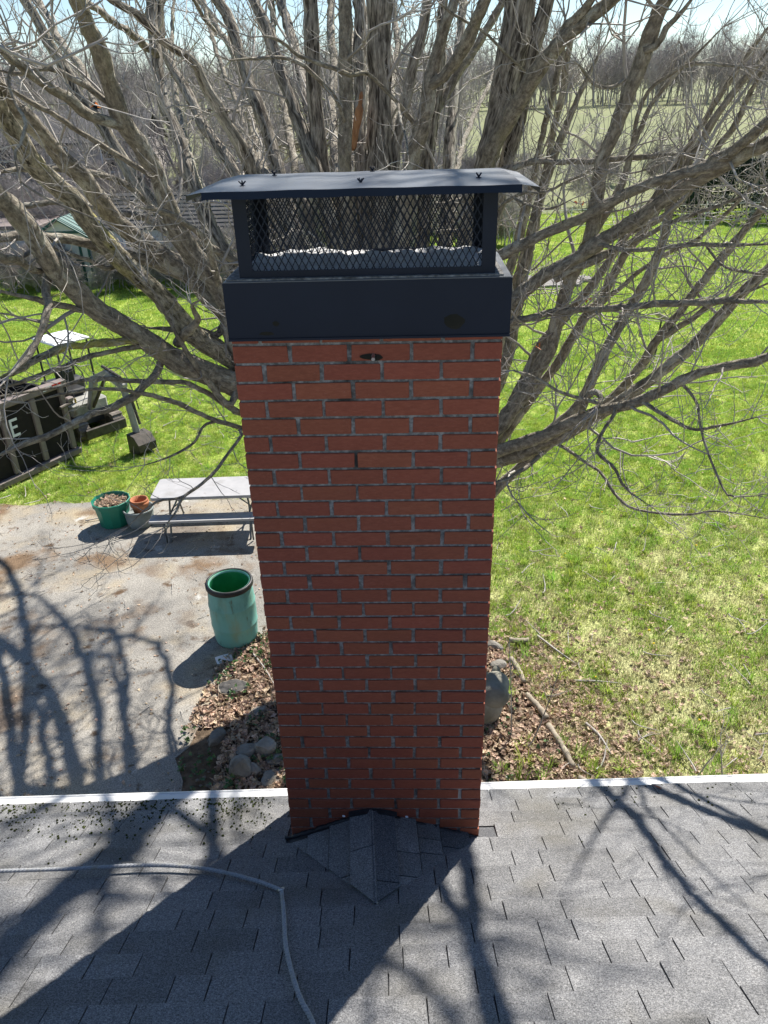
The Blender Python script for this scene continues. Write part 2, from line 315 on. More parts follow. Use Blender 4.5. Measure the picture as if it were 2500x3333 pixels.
def scatter(name, label, cat, P, rot, scl, sources, kind='stuff', struct=False):
    """ONE object: a cloud of points that carries instances of the (unlinked) source meshes"""
    me = bpy.data.meshes.new(name); n = len(P)
    me.vertices.add(n); me.vertices.foreach_set('co', np.asarray(P, np.float32).ravel())
    a = me.attributes.new('rot', 'FLOAT_VECTOR', 'POINT'); a.data.foreach_set('vector', np.asarray(rot, np.float32).ravel())
    a = me.attributes.new('scl', 'FLOAT_VECTOR', 'POINT'); a.data.foreach_set('vector', np.asarray(scl, np.float32).ravel())
    o = bpy.data.objects.new(name, me); COL.objects.link(o)
    g = bpy.data.node_groups.new(name + '_scatter', 'GeometryNodeTree')
    g.interface.new_socket('Geometry', in_out='INPUT', socket_type='NodeSocketGeometry')
    g.interface.new_socket('Geometry', in_out='OUTPUT', socket_type='NodeSocketGeometry')
    gi = g.nodes.new('NodeGroupInput'); go = g.nodes.new('NodeGroupOutput')
    ip = g.nodes.new('GeometryNodeInstanceOnPoints'); jn = g.nodes.new('GeometryNodeJoinGeometry')
    for q in sources:
        oi = g.nodes.new('GeometryNodeObjectInfo'); oi.inputs['Object'].default_value = q; oi.inputs['As Instance'].default_value = True
        g.links.new(oi.outputs['Geometry'], jn.inputs[0])
    ra = g.nodes.new('GeometryNodeInputNamedAttribute'); ra.data_type = 'FLOAT_VECTOR'; ra.inputs[0].default_value = 'rot'
    sa = g.nodes.new('GeometryNodeInputNamedAttribute'); sa.data_type = 'FLOAT_VECTOR'; sa.inputs[0].default_value = 'scl'
    g.links.new(gi.outputs[0], ip.inputs['Points']); g.links.new(jn.outputs[0], ip.inputs['Instance'])
    ip.inputs['Pick Instance'].default_value = len(sources) > 1
    g.links.new(ra.outputs[0], ip.inputs['Rotation']); g.links.new(sa.outputs[0], ip.inputs['Scale'])
    g.links.new(ip.outputs[0], go.inputs[0])
    md = o.modifiers.new('scatter', 'NODES'); md.node_group = g
    return tag(o, label, cat, None, kind)

def rotz(n, tilt=0.15):
    return np.stack([RNG.normal(0, tilt, n), RNG.normal(0, tilt, n), RNG.uniform(0, 6.283, n)], 1)
def uni(n, lo, hi):
    k = RNG.uniform(lo, hi, n); return np.stack([k, k, k], 1)

# ------------------------------------------------------------------ ground
def terrain(x, y):
    d = np.maximum(y - 55, 0)
    return 0.014*d*np.clip(d/60, 0, 1) + 0.05*np.sin(x*0.31+1)*np.sin(y*0.27)*np.clip((y-12)/10, 0, 1)
def graded(a, b, n, p):
    t = np.linspace(-1, 1, n); return np.sign(t)*np.abs(t)**p*(b-a)/2 + (a+b)/2
gx = graded(-900, 900, 121, 3.0)
gy = np.r_[np.linspace(-40, 0, 6), np.linspace(1, 60, 60), 60 + np.linspace(0, 1, 50)[1:]**2*1500]
XX, YY = np.meshgrid(gx, gy)
V = np.stack([XX, YY, terrain(XX, YY)], -1).reshape(-1, 3)
nx, ny = len(gx), len(gy)
I = (np.arange(ny-1)[:, None]*nx + np.arange(nx-1)).ravel()
F = np.stack([I, I+1, I+nx+1, I+nx], 1)
gme = fastmesh('ground', V, F, 'lawn', smooth=True)
tag(objof('ground', gme), 'bright green spring lawn behind the house', 'lawn', kind='structure')

def jag(poly, step=0.25, amp=0.05, closed=True):
    out = []; n = len(poly)
    for i in range(n):
        a, b = np.array(poly[i]), np.array(poly[(i+1) % n]); k = max(1, int(np.linalg.norm(b-a)/step))
        for j in range(k): out.append(tuple(a + (b-a)*j/k + RNG.normal(0, amp, 2)))
    return out
DRIVE = [(-16, 8.9), (-7.1, 9.1), (-5.5, 9.2), (-2.7, 9.27), (-1.25, 9.1), (-0.95, 7.5), (-1.2, 6.1), (-1.7, 5.4), (-1.95, 5.1), (-2.1, 4.6), (-2.15, 4.2), (-2.25, 3.7), (-2.25, 0.2), (-16, 0.2)]
BED = [(-2.35, 0.2), (-2.4, 3.7), (-2.25, 4.8), (-1.8, 5.5), (-0.5, 5.9), (0.6, 5.7), (1.2, 5.25), (1.45, 4.4), (1.65, 3.6), (1.8, 2.9), (2.6, 2.45), (5.5, 2.3), (5.5, 0.2)]
def inside(P, poly):
    x, y = P[:, 0], P[:, 1]; r = np.zeros(len(P), bool); n = len(poly)
    for i in range(n):
        x1, y1 = poly[i]; x2, y2 = poly[(i+1) % n]
        c = ((y1 > y) != (y2 > y)) & (x < (x2-x1)*(y-y1)/((y2-y1) or 1e-9) + x1); r ^= c
    return r
def sheet(name, poly, z0, z1, mat):
    import bmesh
    b = MB().prism(jag(poly), z0, z1).build(name, mat); return tag(b, kind='structure')
tag(sheet('planting_bed', BED, -0.05, 0.012, 'dirt'), 'soil bed of dead leaves around the chimney foot', 'bed')
tag(sheet('driveway', DRIVE, -0.06, 0.024, 'asphalt'), 'stained grey asphalt driveway beside the picnic table', 'driveway')
ga = np.linspace(0, 6.28, 30)[:-1]
gp = [(5.3+1.5*math.cos(a)*(1+0.2*math.sin(3*a)), 26.3+1.1*math.sin(a)*(1+0.2*math.cos(2*a))) for a in ga]
tag(sheet('gravel_patch', gp, -0.05, 0.1, 'gravel'), 'bare grey gravel patch in the lawn behind the tree', 'gravel')
fp = [(-60, 58), (70, 44), (160, 60), (170, 190), (-80, 200)]
def field_sheet():
    xs = np.linspace(-900, 900, 40); ys = 44 + np.linspace(0, 1, 30)**2*1450; X, Y = np.meshgrid(xs, ys)
    Y = Y + 2*np.sin(X*0.03); Z = terrain(X, Y) + 0.05 + np.minimum(0.006*np.maximum(Y-44, 0), 1.2)
    V = np.stack([X, Y, Z], -1).reshape(-1, 3); I = (np.arange(29)[:, None]*40 + np.arange(39)).ravel()
    return fastmesh('field', V, np.stack([I, I+1, I+41, I+40], 1), 'field', smooth=True)
tag(objof('field', field_sheet()), 'pale dry hayfield stretching to the far woods', 'field', kind='structure')

# ------------------------------------------------------------------ house: roof, gutter, wall
house = thing('house', 'near house with dark grey shingle roof and white gutter', 'house')
PHI, RZ, ZR = R(26.0), R(2.3), 2.892
EAVE, EXPO = 0.53, 0.1425
ca, sa = math.cos(RZ), math.sin(RZ)
RX = Vector((ca, sa, 0)); RYh = Vector((-sa, ca, 0))
RY = RYh*math.cos(PHI) - Vector((0, 0, 1))*math.sin(PHI); RN = RX.cross(RY)
RM = Matrix((RX, RY, RN)).transposed().to_4x4(); RM.translation = Vector((0, 0, ZR))
RMn = np.array(RM)
def roofp(P):
    P = np.asarray(P, float).reshape(-1, 3); return P @ RMn[:3, :3].T + RMn[:3, 3]
def rbuild(mb, name, mat, smooth=False):
    mb.v = [roofp(v) for v in mb.v]; return mb.build(name, mat, house, smooth)
RIDGE = -4.4
rbuild(MB().box((0, (EAVE+RIDGE)/2 - 0.01, -0.03), (13, EAVE-RIDGE-0.02, 0.05)), 'roof_deck', 'shingle_dark')
rz_ = roofp([(0, RIDGE, 0)])[0]
b = MB(); b.add([tuple(roofp([(-6.5, RIDGE, -0.05)])[0]), tuple(roofp([(6.5, RIDGE, -0.05)])[0]), (6.5, rz_[1]-4.6, rz_[2]-2.2), (-6.5, rz_[1]-4.6, rz_[2]-2.2),
                 tuple(roofp([(-6.5, RIDGE, 0)])[0]), tuple(roofp([(6.5, RIDGE, 0)])[0]), (6.5, rz_[1]-4.6, rz_[2]-2.15), (-6.5, rz_[1]-4.6, rz_[2]-2.15)],
                [(0, 1, 2, 3), (7, 6, 5, 4), (0, 4, 5, 1), (2, 6, 7, 3)])
b.build('rear_roof_slope', 'shingle', house)
b = MB().box((0, -4.1, 1.28), (12.2, 8.3, 2.56)); b.build('wall', 'siding_white', house)
# gutter along the eave
g = MB()
prof = [(EAVE-0.03, -0.004), (EAVE+0.004, -0.004), (EAVE+0.03, -0.006), (EAVE+0.034, -0.010), (EAVE+0.098, -0.004), (EAVE+0.102, 0.002), (EAVE+0.116, 0.002), (EAVE+0.120, -0.006), (EAVE+0.1, -0.15), (EAVE-0.03, -0.15)]
for x0, x1 in ((-6.5, -2.93), (-2.925, 1.63), (1.635, 6.5)):
    n = len(prof); v = [(x0, y, z) for y, z in prof] + [(x1, y, z) for y, z in prof]
    g.add(v, [(i, i+1, n+i+1, n+i) for i in range(n-1)] + [tuple(range(n)), tuple(range(2*n-1, n-1, -1))])
rbuild(g, 'gutter', 'white_metal')

# shingles: each tab is a wedge with its butt edge towards the eave
us = MB(); us.add([(-.5, 0, 0), (.5, 0, 0), (.5, 1, 0), (-.5, 1, 0), (-.5, 0, .2), (.5, 0, .2), (.497, .985, 1), (-.497, .985, 1), (.495, 1, .85), (-.495, 1, .85)],
                  [(3, 2, 1, 0), (4, 5, 6, 7), (7, 6, 8, 9), (9, 8, 2, 3), (0, 4, 7, 9, 3), (1, 2, 8, 6, 5), (0, 1, 5, 4)])
ume = us.build('shingle', 'shingle', link=False).data
rest = MB(); nshing = 0
sh_rng = random.Random(5)
k = 0
CRK = lambda x, t: (abs(x+0.02) < 0.47 and -0.02 < t < 0.45)
while True:
    t1 = EAVE - k*EXPO; t0 = t1 - EXPO - 0.012
    if t1 < RIDGE: break
    half = 2.42 - (0.53-t1)*0.56
    x = -6.5 + sh_rng.uniform(0, 0.2)
    while x < 6.5:
        w = sh_rng.choice((0.13, 0.17, 0.21, 0.24, 0.27, 0.3, 0.33))*sh_rng.uniform(0.92, 1.08); xc = x + w/2
        if not CRK(xc, (t0+t1)/2):
            th = sh_rng.choice((0.0065, 0.008, 0.0105)); yo = sh_rng.uniform(-0.002, 0.002)
            if abs(xc) < half + 0.1 and t1 > -1.45 and nshing < 300:
                o = objof('shingle', ume, house)
                o.matrix_basis = RM @ Matrix.Translation((xc, t0+yo, 0)) @ Matrix.Rotation(sh_rng.uniform(-.004, .004), 4, 'Z') @ Matrix.Diagonal((w-0.0042, t1-t0, th, 1))
                nshing += 1
            else:
                v = np.array([q.co[:] for q in ume.vertices])*np.array([w-0.0042, t1-t0, th]) + np.array([xc, t0+yo, 0])
                rest.add(v, [tuple(p.vertices) for p in ume.polygons])
        x += w
    k += 1
tag(rbuild(rest, 'shingle_courses', 'shingle'), kind='stuff')

# cricket (small saddle roof) against the chimney
A = Vector((-0.06, -0.004, 3.085)); E_ = Vector((-0.02, -0.535, 3.15)); BL = Vector((-0.5, -0.004, 2.885)); BR = Vector((0.49, -0.004, 2.885))
EL = BL.copy(); ER = BR.copy()
ck = MB()
ck.add([A, E_, BL, BR], [(0, 2, 1), (0, 1, 3)]).build('cricket_deck', 'tar', house)  # tar-dark colour paints the shadow in the gaps between the tabs
def clip(poly, a, b, keep):
    """keep the part of a convex polygon on the same side of line ab as point keep"""
    def sd(p): return (b[0]-a[0])*(p[1]-a[1]) - (b[1]-a[1])*(p[0]-a[0])
    s = 1 if sd(keep) > 0 else -1; out = []
    for i in range(len(poly)):
        p, q = poly[i], poly[(i+1) % len(poly)]; d1, d2 = s*sd(p), s*sd(q)
        if d1 >= 0: out.append(p)
        if d1*d2 < 0: k = d1/(d1-d2); out.append((p[0]+(q[0]-p[0])*k, p[1]+(q[1]-p[1])*k))
    return out
for B_, E2, sg in ((BL, EL, -1), (BR, ER, 1)):
    e1 = (E_ - A).normalized(); n = (E_-A).cross(B_-A).normalized(); n = n if n.z > 0 else -n
    e2 = (B_-A) - e1*((B_-A).dot(e1)); e2.normalize()
    loc = lambda P: ((P-A).dot(e1), (P-A).dot(e2))
    vE, v2, vB = loc(E_), loc(E2), loc(B_); lo = 0.0
    rows = [(-0.012, 0.105), (0.105, 0.225), (0.23, 0.345), (0.35, 0.50)]
    for ri, (y0, y1) in enumerate(rows):
        xs = [-0.02] + sorted(sh_rng.uniform(0.08, 0.5) for _ in range(2 if ri else 1)) + [0.62]
        for x0, x1 in zip(xs, xs[1:]):
            if x1-x0 < 0.05: continue
            po = [(x0+0.003, y0), (x1-0.003, y0), (x1-0.003, y1-0.004*(ri > 0)), (x0+0.003, y1-0.004*(ri > 0))]
            po = clip(po, vE, v2, (0.05, 0.05))
            if len(po) > 2: po = clip(po, (0.004, -1), (0.004, 1), (0.3, 0.05))
            if len(po) < 3: continue
            hb = 0.013 if ri == 0 else 0.002; m = MB(); q = len(po)
            z1 = [hb + 0.014*(p[1]-y0)/(y1-y0) + 0.003 for p in po]; z0 = [-0.012 for p in po]
            P3 = lambda p, z: tuple(A + e1*p[0] + e2*p[1] + n*z)
            v = [P3(p, z) for p, z in zip(po, z0)] + [P3(p, z) for p, z in zip(po, z1)]
            m.add(v, [tuple(range(q)), tuple(range(2*q-1, q-1, -1))] + [(i, q+i, q+(i+1) % q, (i+1) % q) for i in range(q)])
            m.build('cricket_shingle', 'shingle_dark' if sh_rng.random() < 0.35 else 'shingle', house)
    # tar bead where the cricket meets the brick
    P = []; rr = []
    for i in range(26):
        t = i/25; p = A.lerp(B_, t) + Vector((0, -0.006, 0.012 - 0.012*math.sin(t*3.1) + sh_rng.uniform(-.006, .006))); P.append(p); rr.append(0.006 + 0.005*math.sin(t*3.1) + sh_rng.uniform(0, .005))
    MB().tube(P, rr, 7).build('tar_bead', 'tar', house, True)
    P = [E_.lerp(E2, i/14) + Vector((0, 0, 0.004)) for i in range(15)]
# rubber flap over the cricket apex
P = [A + Vector((x, -0.012, 0.012 - 1.5*x*x)) for x in np.linspace(-0.11, 0.12, 15)]
fl = MB()
for a, b in zip(P, P[1:]): fl.box(tuple((a+b)/2), ((b-a).length+0.004, 0.03, 0.007), Matrix.Rotation(-math.atan2((b-a).z, (b-a).x), 4, 'Y'))
fl.build('apex_flashing', 'tar', house)
for p in ((A + Vector((-0.135, -0.028, 0.0))), (A + Vector((0.17, -0.028, -0.004))), Vector((0.4, -0.03, 2.935))):
    MB().blob(tuple(p), (0.009, 0.006, 0.0035), 0.3, 3, 1).build('caulk_dab', 'white_sign', house)

# ------------------------------------------------------------------ chimney
chim = thing('brick_chimney', 'tall red brick chimney rising through the grey roof', 'chimney', (0, 0, 0))
CW, CDP, CO, JT = 0.929, 0.43, 0.0677, 0.0102
MB().box((0, CDP/2, 2.81), (CW-0.012, CDP-0.012, 5.62)).build('mortar_core', 'mortar', chim)
brick_me = []
for q in range(12):
    m = MB().bbox((0, 0, 0), (1, 1, 1), 0.022); rr = np.random.default_rng(q)
    V = m.v[0]; V += rr.normal(0, 0.011, V.shape)*np.array([0.45, 0.6, 1.3]); brick_me.append(m.build('brick', 'brick', link=False).data)
sd = MB()
br = random.Random(3)
def brick_piece(x0, x1, y0, y1, zc, own):
    w, d, h = x1-x0, y1-y0, CO-JT
    if own:
        o = objof('brick', br.choice(brick_me), chim, ((x0+x1)/2 + br.uniform(-.001, .001), (y0+y1)/2 + br.uniform(-.002, .0015), zc + br.uniform(-.0006, .0006)))
        o.scale = (w, d, h*br.uniform(0.97, 1.02)); o.rotation_euler = (br.uniform(-.004, .004), br.uniform(-.004, .004), 0)
    else:
        sd.box(((x0+x1)/2, (y0+y1)/2, zc), (w, d, h))
FULL, HALF = 0.1952, 0.0935
for row in range(0, 80):
    zc = 5.4 - (row-0.5)*CO; own = row < 39
    n = 5
    lens = [FULL]*4 + [HALF] if row % 2 else [HALF] + [FULL]*4
    lens = [l*br.uniform(0.965, 1.035) for l in lens]; gap = (CW - sum(lens))/4
    x = -CW/2
    for i, l in enumerate(lens):
        brick_piece(x, x+l, 0, 0.095, zc, own)
        if i in (0, 4):            # the flank behind the corner brick
            y = 0.095 + JT
            for ln in ((0.2, 0.1055) if (i == 0) == (row % 2 == 1) else (0.1055, 0.2)):
                xa, xb = (-CW/2, -CW/2+0.09) if i == 0 else (CW/2-0.09, CW/2)
                brick_piece(xa, xb, y, y+ln, zc, False); y += ln + JT
        else: brick_piece(x, x+l, CDP-0.09, CDP, zc, False)
        x += l + gap
tag(sd.build('flank_brick_courses', 'brick', chim), kind='stuff')
# mortar crown inside the cap
xs = np.linspace(-0.405, 0.42, 60); ys = np.linspace(0.036, 0.398, 30); X, Y = np.meshgrid(xs, ys)
Z = 5.628 + 0.012*np.clip((Y-0.03)/0.1, 0, 1) + 0.005*np.sin(X*13+1)*np.sin(Y*11) + 0.0035*np.sin(X*47+Y*23) + 0.011*np.exp(-((Y-0.33+0.03*np.sin(X*9))/0.04)**2)*(0.5+0.5*np.sin(X*17+2*np.sin(X*41))) + RNG.normal(0, 0.0016, X.shape)
I = (np.arange(29)[:, None]*60 + np.arange(59)).ravel()
objof('crown', fastmesh('crown', np.stack([X, Y, Z], -1).reshape(-1, 3), np.stack([I, I+1, I+61, I+60], 1), 'crown', smooth=True), chim)
# wall anchor with its stain on the second course
MB().blob((0.024, -0.0012, 5.352), (0.036, 0.0016, 0.013), 0.45, 4, 3, False).build('anchor_stain', 'soot', chim)
MB().tube([(0.022, 0.01, 5.36), (0.0225, -0.03, 5.352)], 0.0065, 10).build('wall_anchor', 'steel', chim)

# ------------------------------------------------------------------ chimney cap
cap = thing('chimney_cap', 'black metal chimney cap with diamond mesh cage on the brick stack', 'chimney cap', (0, 0, 5.42))
def cb(mb, name, mat='black_paint', smooth=False):
    mb.v = [v - np.array([0, 0, 5.42]) for v in mb.v]; return mb.build(name, mat, cap, smooth)
x0, x1, y0, y1 = -0.468, 0.484, -0.013, 0.445
s = MB()
for c, d in ((((x0+x1)/2, y0, 5.516), (x1-x0, 0.003, 0.192)), (((x0+x1)/2, y1, 5.516), (x1-x0, 0.003, 0.192)), ((x0, (y0+y1)/2, 5.516), (0.003, y1-y0-0.004, 0.192)), ((x1, (y0+y1)/2, 5.516), (0.003, y1-y0-0.004, 0.192))):
    s.box(c, d)
s.box(((x0+x1)/2, y0-0.004, 5.4235), (x1-x0+0.002, 0.006, 0.008))
cb(s, 'skirt')
cx0, cx1, cy0, cy1, cz0, cz1 = -0.415, 0.431, 0.028, 0.405, 5.613, 5.895
t = MB()      # flange round the foot of the cage
for c, d in ((((x0+x1)/2, (y0+cy0)/2+0.002, 5.6135), (x1-x0-0.004, cy0-y0, 0.003)), (((x0+x1)/2, (y1+cy1)/2, 5.6135), (x1-x0-0.004, y1-cy1, 0.003)),
             (((x0+cx0)/2, 0.216, 5.6137), (cx0-x0-.002, cy1-cy0, 0.003)), (((x1+cx1)/2, 0.216, 5.6137), (x1-cx1-.002, cy1-cy0, 0.003))): t.box(c, d)
cb(t, 'top_flange', 'lid_paint')
for px, sx in ((cx0, 1), (cx1, -1)):
    for py, sy in ((cy0, 1), (cy1, -1)):
        p = MB(); p.box((px+sx*0.0225, py, 5.756), (0.045, 0.003, 0.28)); p.box((px, py+sy*0.0235, 5.756), (0.003, 0.043, 0.28)); cb(p, 'corner_post')
for py in (cy0-0.002, cy1+0.002):
    for zc, h in ((5.628, 0.03), (5.884, 0.024)): cb(MB().box(((cx0+cx1)/2, py, zc), (cx1-cx0-0.086, 0.003, h)), 'rail')
for px in (cx0-0.002, cx1+0.002):
    for zc, h in ((5.628, 0.03), (5.884, 0.024)): cb(MB().box((px, (cy0+cy1)/2, zc), (0.003, cy1-cy0-0.086, h)), 'rail')
def diamond_mesh(w, h, dw=0.0225, dh=0.042, st=0.0034):
    """expanded metal sheet in its own plane: x along, z up, y thickness"""
    m = MB(); nx, nz = int(w/dw)+1, int(h/dh)+1
    for i in range(nx*2+1):
        for j in range(nz*2+1):
            if (i+j) % 2: continue
            for sx in (-1,1):
                xa, za, xb, zb = i*dw/2, j*dh/2, (i+sx)*dw/2, (j+1)*dh/2
                if xb < 0 or max(xa, xb) > w or zb > h: continue
                d = np.array([xb-xa, 0, zb-za]); L = np.linalg.norm(d); d /= L; nn = np.array([-d[2], 0, d[0]])*st/2; q = np.array([0, 0.0011, 0])
                a = np.array([xa, 0, za]); b = np.array([xb, 0, zb])
                m.add([a-nn-q, a+nn-q, b+nn+q, b-nn+q, a-nn+q*1.6, a+nn+q*1.6, b+nn+q*2.6, b-nn+q*2.6], [(0, 1, 2, 3), (7, 6, 5, 4), (0, 3, 7, 4), (1, 5, 6, 2)])
    return m
for (ox, oy, ang, w) in ((cx0+0.03, cy0+0.006, 0, cx1-cx0-0.06), (cx0+0.03, cy1-0.008, 0, cx1-cx0-0.06), (cx0+0.006, cy0+0.03, 90, cy1-cy0-0.06), (cx1-0.006, cy0+0.03, 90, cy1-cy0-0.06)):
    m = diamond_mesh(w, 0.262); rm = np.array(Matrix.Rotation(R(ang), 3, 'Z'))
    m.v = [v @ rm.T + np.array([ox, oy, 5.63]) for v in m.v]; tag(cb(m, 'mesh_panel'), kind='stuff')
lx0, lx1, ly0, ly1, lz = -0.476, 0.487, -0.105, 0.5, 5.9
l = MB(); th = 0.002
nX = 30; pts = []
for i in range(nX+1):
    x = lx0 + (lx1-lx0)*i/nX; sag = 0.0025*math.sin(i*0.9) + 0.004*math.sin(i/nX*math.pi)
    pts.append([(x, ly0, lz+sag*0.3), (x, ly0-0.006, lz-0.021+0.001*math.sin(i)), (x, ly0+0.2, lz+sag+0.004), (x, ly1, lz+sag*0.3), (x, ly1+0.01, lz-0.02)])
v = [p for row in pts for p in row]
f = []
for i in range(nX):
    a, b = i*5, i*5+5
    f += [(a, b, b+2, a+2), (a+2, b+2, b+3, a+3)]
l.add(v, f)
cb(l, 'lid', 'lid_paint', True)
for q0, q1, nm_ in ((0, 1, 'front_lip'), (3, 4, 'rear_lip')):
    lp = MB(); lv = [row[q0] for row in pts] + [row[q1] for row in pts] + [(p[0], p[1]+0.003, p[2]) for p in (row[q1] for row in pts)]
    n_ = nX+1; lp.add(lv, [(i, i+1, n_+i+1, n_+i) for i in range(nX)] + [(n_+i, n_+i+1, 2*n_+i+1, 2*n_+i) for i in range(nX)]); cb(lp, nm_, 'black_paint')
for sx, xe in ((-1, lx0), (1, lx1)):
    w = MB(); w.add([(xe, ly0+0.004, lz), (xe, ly1-0.004, lz), (xe+sx*0.06, ly1-0.03, lz-0.012), (xe+sx*0.06, ly0+0.045, lz-0.012), (xe+sx*0.061, ly1-0.03, lz-0.03), (xe+sx*0.061, ly0+0.045, lz-0.03)],
                     [(0, 1, 2, 3), (3, 2, 4, 5)]); cb(w, 'lid_wing', 'lid_paint')
for x, y in ((-0.375, 0.03), (-0.33, 0.40), (0.0, 0.02), (0.02, 0.46), (0.375, 0.10), (0.37, 0.42)):
    w = MB(); w.lathe([(0.009, lz+0.0025), (0.009, lz+0.005), (0.003, lz+0.006), (0.003, lz+0.012), (0, lz+0.012)], 10, (x, y, 0))
    for a in range(4):
        an = a*1.57+0.5+x*9; w.tube([(x, y, lz+0.007), (x+0.011*math.cos(an), y+0.011*math.sin(an), lz+0.018)], [0.003, 0.0022], 5)
    cb(w, 'wing_bolt')
for x in (-0.345, 0.292):
    cb(MB().lathe([(0, -0.006), (0.006, -0.005), (0.008, 0)], 10, (0, 0, 0)), 'skirt_screw')
    o = cap.children[-1]; o.rotation_euler = (R(-90), 0, 0); o.location = (x, -0.0145, 0.0175)
    o.data.transform(Matrix.Translation((0, 0, 5.42)))
for x, z, a, b in ((0.305, 5.468, 0.036, 0.026), (-0.30, 5.475, 0.012, 0.009), (-0.34, 5.443, 0.03, 0.006)):
    cb(MB().blob((x, -0.0145, z), (a, 0.0006, b), 0.35, int(abs(x)*100), 2, False), 'paint_smudge', 'soot')

# ------------------------------------------------------------------ rope on the roof
rp = [(-1.873, -0.353, 3.064), (-1.751, -0.341, 3.058), (-1.44, -0.32, 3.048), (-1.128, -0.29, 3.034), (-0.91, -0.296, 3.036), (-0.727, -0.338, 3.057), (-0.542, -0.411, 3.092), (-0.431, -0.474, 3.123)]
rp2 = [(-0.431, -0.474, 3.123), (-0.393, -0.624, 3.196), (-0.35, -0.817, 3.29), (-0.302, -0.962, 3.361), (-0.248, -1.092, 3.425), (-0.201, -1.175, 3.465), (-0.141, -1.314, 3.533)]
def crom(P, n):
    P = np.asarray(P, float); Q = np.vstack([2*P[0]-P[1], P, 2*P[-1]-P[-2]]); out = []
    for i in range(1, len(Q)-2):
        a, b, c, d = Q[i-1:i+3]
        for t in np.linspace(0, 1, n, endpoint=False): out.append(0.5*((2*b) + (c-a)*t + (2*a-5*b+4*c-d)*t*t + (3*b-a-3*c+d)*t**3))
    out.append(Q[-2]); return np.array(out)
rope = thing('braided_rope', 'grey braided rope lying bent across the roof shingles', 'rope')
for q, pl in enumerate((rp, rp2)):
    C_ = crom(pl, 40) + np.array(RN)*0.0185; m = MB(); L = np.r_[0, np.cumsum(np.linalg.norm(np.diff(C_, axis=0), axis=1))]
    T = np.gradient(C_, axis=0); T /= np.linalg.norm(T, axis=1)[:, None]; N1 = np.cross(T, np.array(RN)); N2 = np.cross(N1, T)
    for s_ in range(3):
        a = L/0.055*6.283 + s_*2.094; m.tube(C_ + 0.0042*(np.cos(a)[:, None]*N1 + np.sin(a)[:, None]*N2), 0.0056, 6)
    m.build('strand_bundle', 'rope', rope, True)
P = np.array([-0.431, -0.474, 3.123]) + np.array(RN)*0.024
a = np.linspace(0, 6.28, 17)
MB().tube([P + 0.014*(math.cos(t)*np.array([0.9, 0.1, 0.3]) + math.sin(t)*np.array([0.0, -0.7, 0.55])) for t in a], 0.0035, 6).build('ring_clip', 'steel', rope, True)

# moss and lichen on the shingles
src = []
for q in range(3): src.append(MB().blob((0, 0, 0), (1, 1, 0.55), 0.4, q, 1).build('moss_lump', 'moss', link=False))
n = 900
ss = -np.abs(RNG.normal(0, 1, n))*1.0 - 0.62; tt = EAVE - 0.01 - np.abs(RNG.normal(0, 1, n))*0.24
cl = RNG.uniform(-2.4, -0.6, 26); 
ss[:520] = cl[RNG.integers(0, 26, 520)] + RNG.normal(0, 0.06, 520)
kk = (ss > -2.9) & (ss < -0.5)
ex = 60; ss = np.r_[ss[kk], RNG.uniform(0.9, 2.4, ex)]; tt = np.r_[tt[kk], EAVE - np.abs(RNG.normal(0, 0.2, ex))]
P = roofp(np.stack([ss, tt, np.full(len(ss), 0.009)], 1))
sc_ = np.stack([RNG.uniform(0.002, 0.009, len(ss))]*3, 1)
scatter('roof_moss', 'dark moss lumps dotted over the shingles left of the chimney', 'moss', P, rotz(len(ss), 0.3), sc_, src)
lsrc = [MB().blob((0, 0, 0), (1, 1, 0.12), 0.5, q+9, 1).build('lichen_fleck', 'lichen', link=False) for q in range(2)]
n = 1700; ss = np.r_[RNG.uniform(-2.6, -0.3, 1000), RNG.uniform(0.5, 2.6, 700)]; tt = EAVE - np.abs(RNG.normal(0, 0.42, n))
P = roofp(np.stack([ss, tt, np.full(n, 0.0085)], 1))
scatter('roof_lichen', 'pale lichen flecks speckled across the roof shingles', 'lichen', P, rotz(n, 0.4), uni(n, 0.0012, 0.0042), lsrc)

# ------------------------------------------------------------------ the maple
def tubes_np(P, Rad, k):
    """P (M,n,3) polylines, Rad (M,n): all as one vertex and face array"""
    M, n, _ = P.shape
    T = np.gradient(P, axis=1); T /= np.linalg.norm(T, axis=2, keepdims=True) + 1e-9
    ref = np.where(np.abs(T[:, :1, 2:3]) < 0.85, np.array([0, 0, 1.0]), np.array([1.0, 0, 0]))
    U = np.cross(T, np.broadcast_to(ref, T.shape)); U /= np.linalg.norm(U, axis=2, keepdims=True) + 1e-9
    W = np.cross(T, U); a = np.linspace(0, 2*np.pi, k, endpoint=False)
    V = P[:, :, None] + Rad[:, :, None, None]*(np.cos(a)[:, None]*U[:, :, None] + np.sin(a)[:, None]*W[:, :, None])
    i, j = np.meshgrid(np.arange(n-1), np.arange(k), indexing='ij')
    q = np.stack([i*k+j, i*k+(j+1) % k, (i+1)*k+(j+1) % k, (i+1)*k+j], -1).reshape(-1, 4)
    F = (np.arange(M)[:, None, None]*n*k + q).reshape(-1, 4)
    return V.reshape(-1, 3), F
def grow(P0, D0, L, r0, n, wig, trop, rng, tip=0.35):
    M = len(P0); P = np.zeros((M, n, 3)); P[:, 0] = P0; D = D0/np.linalg.norm(D0, axis=1)[:, None]; st = (L/(n-1))[:, None]
    for i in range(1, n):
        D = D + rng.normal(0, wig, (M, 3)); D[:, 2] += trop*(i/(n-1))*np.ones(M) if np.isscalar(trop) else trop*(i/(n-1))
        D /= np.linalg.norm(D, axis=1)[:, None]; P[:, i] = P[:, i-1] + D*st
    return P, r0[:, None]*np.linspace(1, tip, n)[None]
